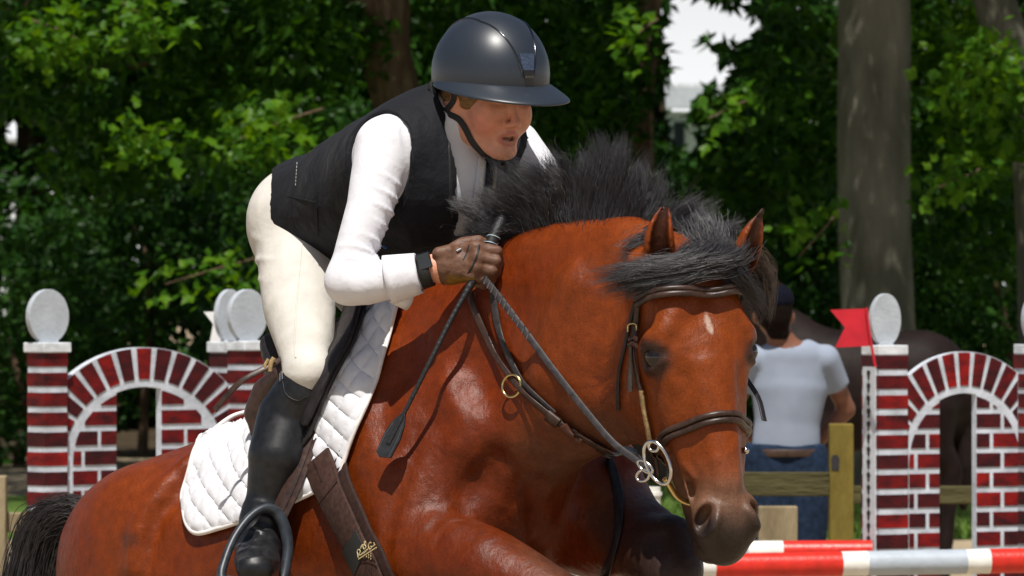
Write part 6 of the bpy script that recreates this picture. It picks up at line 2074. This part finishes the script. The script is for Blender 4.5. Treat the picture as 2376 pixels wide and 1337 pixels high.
strap('bit_strap', [(1518, 1035), (1522, 1070), (1527, 1105)], 10, .014, .006, .014, leather_m, bridle)
rb_ = mouthR + hxv * .004 - hzv * .01
sweep('bit_ring', ellip(rb_, hyv, hzv, .036, .030), circ(8, .0038), chrome_m, bridle, None, True)
nbs, _n = lay([(1724, 1046), (1725, 1050)], 2, .006)
b_ = MB(); V_, Q_ = sweep_vf(np.array([nbs[0] + bno * s * .007 for s in np.linspace(-1, 1, 7)]), circ(10), None, False, .0075 * np.sqrt(np.clip(1 - np.linspace(-1, 1, 7) ** 2, .02, 1))); b_.add(V_, Q_); b_.build('buckle', chrome_m, bridle)

# ---------- reins and martingale
HANDP = P(1124, 652, -262)
reins = empty('reins', tuple(HANDP.astype(float)))
tag(reins, 'pair of leather reins running from the brown glove to the bit', 'reins')
rA = [P(1118, 640, -262), P(1130, 655, -290), P(1160, 692, -335), P(1215, 765, -395), P(1290, 866, -450), P(1360, 955, -495), P(1420, 1025, -530), P(1470, 1064, -570), P(1506, 1092, -610)]
rA = catmull(rA, 70)
def clear(C, off):
    """lift a strap off the animal where it would sink in"""
    for _ in range(3):
        f = samp(hf, C); g = gradn(hf, C)
        C = C + g * np.clip(off - f, 0, .05)[:, None]
    C[1:-1] = .25 * C[:-2] + .5 * C[1:-1] + .25 * C[2:]
    return C
nrm_r = np.array([-.5, -.8, .35])
rA = clear(rA, .006)
sweep('rein', rA, strap_prof(.0145, .004), drein_m, reins, nrm_r)
for i in range(3, 24, 2):                                               # laced grip
    T_ = nrm(rA[i + 1] - rA[i]); w_ = nrm(np.cross(T_, nrm_r)); n_ = nrm(np.cross(w_, T_)); n_ = n_ if n_ @ nrm_r > 0 else -n_
    sweep('lacing', np.array([rA[i] + w_ * q * .0078 + n_ * .0028 + T_ * q * .005 for q in (-1, 0, 1)]), strap_prof(.0035, .002), gleather_m, reins, n_)
mring_c, _n = lay([(1203, 897), (1205, 899)], 2, .018)
rc_ = mring_c[0]
def sl(pts, off, n=60):
    p, nn = lay(pts, n, off)
    for _ in range(4):
        p[1:-1] = .25 * p[:-2] + .5 * p[1:-1] + .25 * p[2:]
        nn[1:-1] = .25 * nn[:-2] + .5 * nn[1:-1] + .25 * nn[2:]
    return p, nn
p, nn = sl([(1098, 660), (1102, 700), (1120, 750), (1150, 808), (1182, 858), (1212, 895), (1250, 930), (1300, 972), (1360, 1010), (1420, 1038), (1470, 1066), (1500, 1088)], .014, 80)
p[0] = P(1092, 645, -250); p[1] = .5 * (p[0] + p[2])
p = clear(p, .010)
sweep('rein', p, strap_prof(.015, .004), leather_m, reins, nn)
sweep('rein_keeper', p[66:74] + nn[66:74] * .004, strap_prof(.019, .006), dleather_m, reins, nn[66:74])
sweep('rein_stop', p[46:51] + nn[46:51] * .003, strap_prof(.026, .012), leather_m, reins, nn[46:51])
p, nn = sl([(1146, 640), (1148, 690), (1158, 750), (1180, 815), (1210, 875), (1245, 915), (1290, 958)], .007, 60)
sweep('rein', p, strap_prof(.016, .004), drein_m, reins, nn)
mart = empty('martingale', tuple(rc_.astype(float)))
tag(mart, 'running martingale with a brass ring on the rein and chest strap', 'martingale')
mx_ = nrm(np.cross(nrm([-.6, -.75, .1]), [0, 0, 1])); my_ = nrm(np.cross(mx_, nrm([-.6, -.75, .1]))); my_ = my_ if my_[2] > 0 else -my_
sweep('ring', ellip(rc_, mx_, my_, .0245, .0235), circ(8, .0030), brass_m, mart, None, True)
strap('strap', [(1222, 905), (1262, 940), (1310, 985), (1370, 1022), (1410, 1050)], 40, .016, .004, .006, leather_m, mart)
strap('strap', [(1393, 1035), (1420, 1095), (1436, 1160), (1438, 1230), (1424, 1290), (1400, 1345), (1380, 1390)], 50, .022, .004, .006, dleather_m, mart)
for pts in ([(1316, 978), (1326, 992), (1338, 1000)], [(1340, 1006), (1352, 1012)]):
    p, nn = lay(pts, 6, .018)
    sweep('stop', p, strap_prof(.017, .011), mat('rubber_stop', (.085, .030, .018), rough=.5, var=.1), mart, nn)

# ---------- riding crop
whip = empty('riding_crop', tuple(P(1095, 650, -270).astype(float)))
tag(whip, 'black braided riding crop held in the glove against the horse\'s shoulder', 'riding crop')
wc = [P(1168, 505, -205), P(1148, 545, -225), P(1128, 590, -240), P(1095, 655, -268), P(1050, 735, -285), P(1000, 835, -300), P(955, 925, -300), P(930, 975, -298)]
wC = clear(catmull(wc, 120), .012)
wr = np.interp(np.linspace(0, 1, 120), [0, .02, .2, .3, .42, 1], [.0125, .0145, .0115, .0105, .0062, .0046])
wr = wr * (1 + .10 * np.sin(np.arange(120) * 2.1) * (np.arange(120) > 40))
sweep('shaft', wC, circ(10), whip_m, whip, None, False, wr)
for i in (12, 16, 19):
    T_ = nrm(wC[i + 1] - wC[i]); a_ = nrm(np.cross(T_, [0, 1, 0])); c_ = np.cross(T_, a_)
    sweep('grip_thread', np.array([wC[i] + .0138 * (math.cos(t) * a_ + math.sin(t) * c_) + T_ * .010 * t / 6.28 for t in np.linspace(0, 6.28, 16)]), circ(5, .0012), mat('pale_thread', (.35, .42, .45), rough=.5), whip)
tdir = nrm(wC[-1] - wC[-8]); fp_ = wC[-1]
fn = nrm(np.array([-.45, -.85, .25])); fn = nrm(fn - tdir * (fn @ tdir)); fw = np.cross(tdir, fn)
flapm = mat('black_crop_leather', (.017, .018, .022), rough=.5, var=.2, vscale=80, bump=.2, bscale=500)
prism('flap', [(-.004, -.012), (.004, -.012), (.016, .012), (.021, .040), (.019, .086), (.006, .094), (-.020, .084), (-.021, .040), (-.015, .012)], -.003, .003, (fp_ - tdir * .004, fw, tdir, fn), flapm, whip, .001)
sweep('flap_spine', np.array([fp_ + tdir * t + fn * .004 for t in np.linspace(-.01, .055, 6)]), strap_prof(.011, .004), whip_m, whip, fn)
for s in (-1, 1):
    sweep('stitching', np.array([fp_ + tdir * t + fw * s * w_ + fn * .0034 for t, w_ in ((.012, .012), (.04, .0165), (.08, .0155))]), circ(5, .0006), mat('thread', (.10, .11, .13), rough=.6), whip)
# ================================================================ MANE, FORELOCK, TAIL
def hair(name, S, r0, m, parent):
    """S (n strands, k points, 3)"""
    n, k = S.shape[:2]
    cu = bpy.data.hair_curves.new(name)
    cu.add_curves([k] * n)
    cu.attributes['position'].data.foreach_set('vector', S.astype(np.float32).ravel()) if 'position' in cu.attributes else cu.points.foreach_set('position', S.astype(np.float32).ravel())
    ra = cu.attributes.get('radius') or cu.attributes.new('radius', 'FLOAT', 'POINT')
    t = np.linspace(0, 1, k)
    ra.data.foreach_set('value', np.tile((r0 * (1 - .75 * t ** 1.5)).astype(np.float32), n))
    cu.materials.append(m)
    o = bpy.data.objects.new(name, cu); COL.objects.link(o)
    o.parent = parent; o.matrix_parent_inverse = world_mat(parent).inverted()
    return o
def strands(roots, dirs, length, k, clump, curl, seed, droop=0.0, bend=None, clumpn=120, wild=.25):
    """bundle strands into locks; dirs/bend per strand"""
    rg = np.random.default_rng(seed)
    n = len(roots)
    ci = rg.integers(0, n, clumpn)
    near = ((roots[:, None] - roots[ci][None]) ** 2 ).sum(2) + rg.uniform(0, 2e-5, (n, clumpn))
    own = ci[near.argmin(1)]
    t = np.linspace(0, 1, k)[None, :, None]
    d0 = dirs + rg.normal(0, wild, (n, 3)) * np.array([.55, .6, .55])
    ln = length * rg.uniform(.68, 1.10, n)
    ln = ln * rg.uniform(.76, 1.12, clumpn)[near.argmin(1)]
    ph = rg.uniform(0, 6.28, (n, 3)); pc = ph[own] * .7 + ph * .3
    def path(i, L_):
        d = d0[i][:, None]; r = roots[i][:, None]
        p = r + d * t * L_[:, None, None]
        if bend is not None: p = p + bend[i][:, None] * (t ** 2) * L_[:, None, None]
        p = p + np.array([0, 0, -1.0]) * droop * (t ** 2) * L_[:, None, None]
        p = p + curl * (np.sin(t * 7 + pc[i][:, None]) * t + .35 * np.sin(t * 17 + 2 * pc[i][:, None]) * t)
        return p
    A = path(np.arange(n), ln)
    B = path(own, ln)
    B = B - roots[own][:, None] * (1 - t * .55) + roots[:, None] * (1 - t * .55)
    w = clump * t ** .8
    out = A * (1 - w) + B * w
    out = out + rg.normal(0, .0012, out.shape) * t
    return out

up_ = np.array([np.cross(nax[i], nrm(tg[i])) for i in range(len(npts))]); up_ = np.array([u_ if u_[2] > 0 else -u_ for u_ in up_])
cr_ = npts + up_ * (np.array(nh) - .012)[:, None]
crest = catmull(list(cr_[0:6]) + [Hd(0, -.02, -.085)], 400)
cn_ = catmull(list(nax[0:6]) + [nax[5]], 400)
# start a little in front of the withers
i0 = 138
rg = np.random.default_rng(5)
def bundle(n, s0, s1, side, seed):
    rg = np.random.default_rng(seed)
    s = rg.uniform(s0, s1, n); ii = (i0 + s * (399 - i0)).astype(int)
    return s, crest[ii] + cn_[ii] * (side + rg.normal(0, .013, n))[:, None] + rg.normal(0, .004, (n, 3))
key_s = [0, .10, .22, .38, .55, .72, .86, 1.0]
key_d = np.array([[-.55, .0, .35], [-.72, .0, .55], [-.66, 0, .72], [-.34, 0, .95], [-.05, .05, 1.05], [.20, .05, 1.0], [.36, .05, .90], [.48, -.05, .80]])
key_b = np.array([[-.25, 0, -.35], [-.28, 0, -.25], [-.25, 0, -.10], [-.15, 0, -.05], [.02, 0, -.04], [.10, 0, -.05], [.22, .05, -.16], [.35, .05, -.30]])
key_l = [.045, .075, .125, .152, .158, .165, .165, .140]
def mane_part(n, s0, s1, side, seed, lscale=1.0, extra=(0, 0, 0), **kw):
    s, r = bundle(n, s0, s1, side, seed)
    D = np.stack([np.interp(s, key_s, key_d[:, q]) for q in range(3)], 1) + np.asarray(extra)
    B = np.stack([np.interp(s, key_s, key_b[:, q]) for q in range(3)], 1)
    l = np.interp(s, key_s, key_l) * lscale
    return strands(r, D, l, 10, kw.get('clump', .55), kw.get('curl', .006), seed, bend=B, clumpn=kw.get('clumpn', 170), wild=kw.get('wild', .22))
MS = np.concatenate([
    mane_part(26000, .0, 1.0, 0, 51, clump=.68, curl=.0095, clumpn=85, wild=.19),
    mane_part(4500, .05, .8, -.012, 52, .75, (0, -.30, -.10), wild=.3),
    mane_part(2200, .1, 1.0, 0, 53, .97, clump=.15, wild=.30, curl=.010),
    mane_part(1700, .02, .30, -.02, 54, .9, (-.10, -.35, -.45), clump=.6)])
hair('mane', MS, .00036, hair_m, horse)

# forelock swept across the browband
def px_strands(n, ctrl, spread, seed, k=16, clumpn=46, clump=.62, wave=.0065, vary=True):
    """strands along control pixels (u,v,d) with px spreads (su,sv,sd) per control point"""
    rg = np.random.default_rng(seed)
    z = rg.normal(0, 1, (n, 3)); zc = z[rg.integers(0, n, clumpn)]
    own = zc[((z[:, None] - zc[None]) ** 2).sum(2).argmin(1)]
    sp_ = np.array(spread, float); c = np.array(ctrl, float)
    out = np.zeros((n, k, 3))
    for i in range(n):
        tt = np.linspace(0, 1, len(c))[:, None]
        zz = z[i] * (1 - clump * tt) + own[i] * clump * tt + rg.normal(0, .10, (len(c), 3))
        q = c + zz * sp_
        if rg.random() < .25: q = q[:max(3, len(c) - 1)]
        f_ = rg.uniform(.55, 1.0) if vary else 1.0
        cc_ = catmull([P(*x) for x in q], k * 2)
        tt_ = np.linspace(0, f_ * (k * 2 - 1), k); i0_ = np.minimum(tt_.astype(int), k * 2 - 2); fr_2 = (tt_ - i0_)[:, None]
        out[i] = cc_[i0_] * (1 - fr_2) + cc_[i0_ + 1] * fr_2
    ph = rg.uniform(0, 6.28, (n, 1, 1)) * .3 + own[:, :1, None] * 3
    t = np.linspace(0, 1, k)[None, :, None]
    out += wave * np.sin(t * 11 + ph) * t * np.array([.3, .3, 1.0])
    return out
dP = float((Hd(0, 0, -.02)[1] - Y0) * 1080)
FS = np.concatenate([
    px_strands(3800, [(1668, 588, dP), (1642, 610, dP - 30), (1580, 624, dP - 45), (1505, 638, dP - 45), (1405, 652, dP - 20)], [(28, 14, 12), (28, 12, 12), (24, 13, 10), (28, 17, 12), (32, 24, 20)], 61),
    px_strands(900, [(1620, 585, dP + 20), (1590, 606, dP - 10), (1540, 622, dP - 35), (1480, 636, dP - 30)], [(24, 12, 14), (24, 9, 10), (24, 11, 10), (28, 14, 12)], 62),
    px_strands(900, [(1682, 606, dP + 10), (1706, 634, dP - 10), (1724, 654, dP - 5), (1752, 690, dP + 40), (1768, 730, dP + 60)], [(14, 10, 8), (12, 9, 8), (10, 9, 8), (12, 12, 12), (14, 14, 14)], 63),
    px_strands(700, [(1530, 560, dP + 60), (1490, 572, dP + 60), (1455, 588, dP + 60)], [(14, 14, 14), (16, 14, 12), (22, 12, 12)], 65),
    px_strands(900, [(1640, 540, dP + 40), (1660, 575, dP + 10), (1690, 610, dP)], [(24, 24, 16), (20, 16, 12), (22, 14, 12)], 66)])
hair('forelock', FS, .0004, hair_m, horse)
bhair_m = mat('brown_black_hair', (.050, .030, .018), rough=.5, var=.3, vscale=50)
FB = px_strands(2200, [(1716, 600, dP + 130), (1752, 625, dP + 150), (1772, 670, dP + 150), (1768, 735, dP + 140)], [(16, 14, 25), (14, 18, 25), (13, 22, 25), (15, 14, 25)], 64)
hair('mane_end', FB, .0006, bhair_m, horse)

# tail, carried up and streaming behind
tr_ = H(-.95, 0, -.10)
td = float((tr_[1] - Y0) * 1080)
tl = tr_[0] * FPX / tr_[1] + 1188
TS = np.concatenate([
    px_strands(3200, [(230, 1215, td - 20), (165, 1190, td + 20), (105, 1225, td + 40), (78, 1300, td + 50), (62, 1420, td + 40), (55, 1600, td + 30)], [(14, 14, 25), (22, 16, 35), (24, 22, 40), (26, 26, 45), (30, 40, 50), (40, 60, 60)], 71, wave=.008, vary=False),
    px_strands(2400, [(240, 1245, td - 20), (170, 1240, td + 20), (130, 1290, td + 40), (105, 1380, td + 50), (90, 1500, td + 40)], [(14, 16, 25), (22, 18, 35), (26, 24, 40), (26, 30, 45), (34, 50, 50)], 72, wave=.008, vary=False)])
hair('tail', TS, .0008, mat('tail_hair', (.022, .017, .016), rough=.5, var=.3, vscale=40), horse)
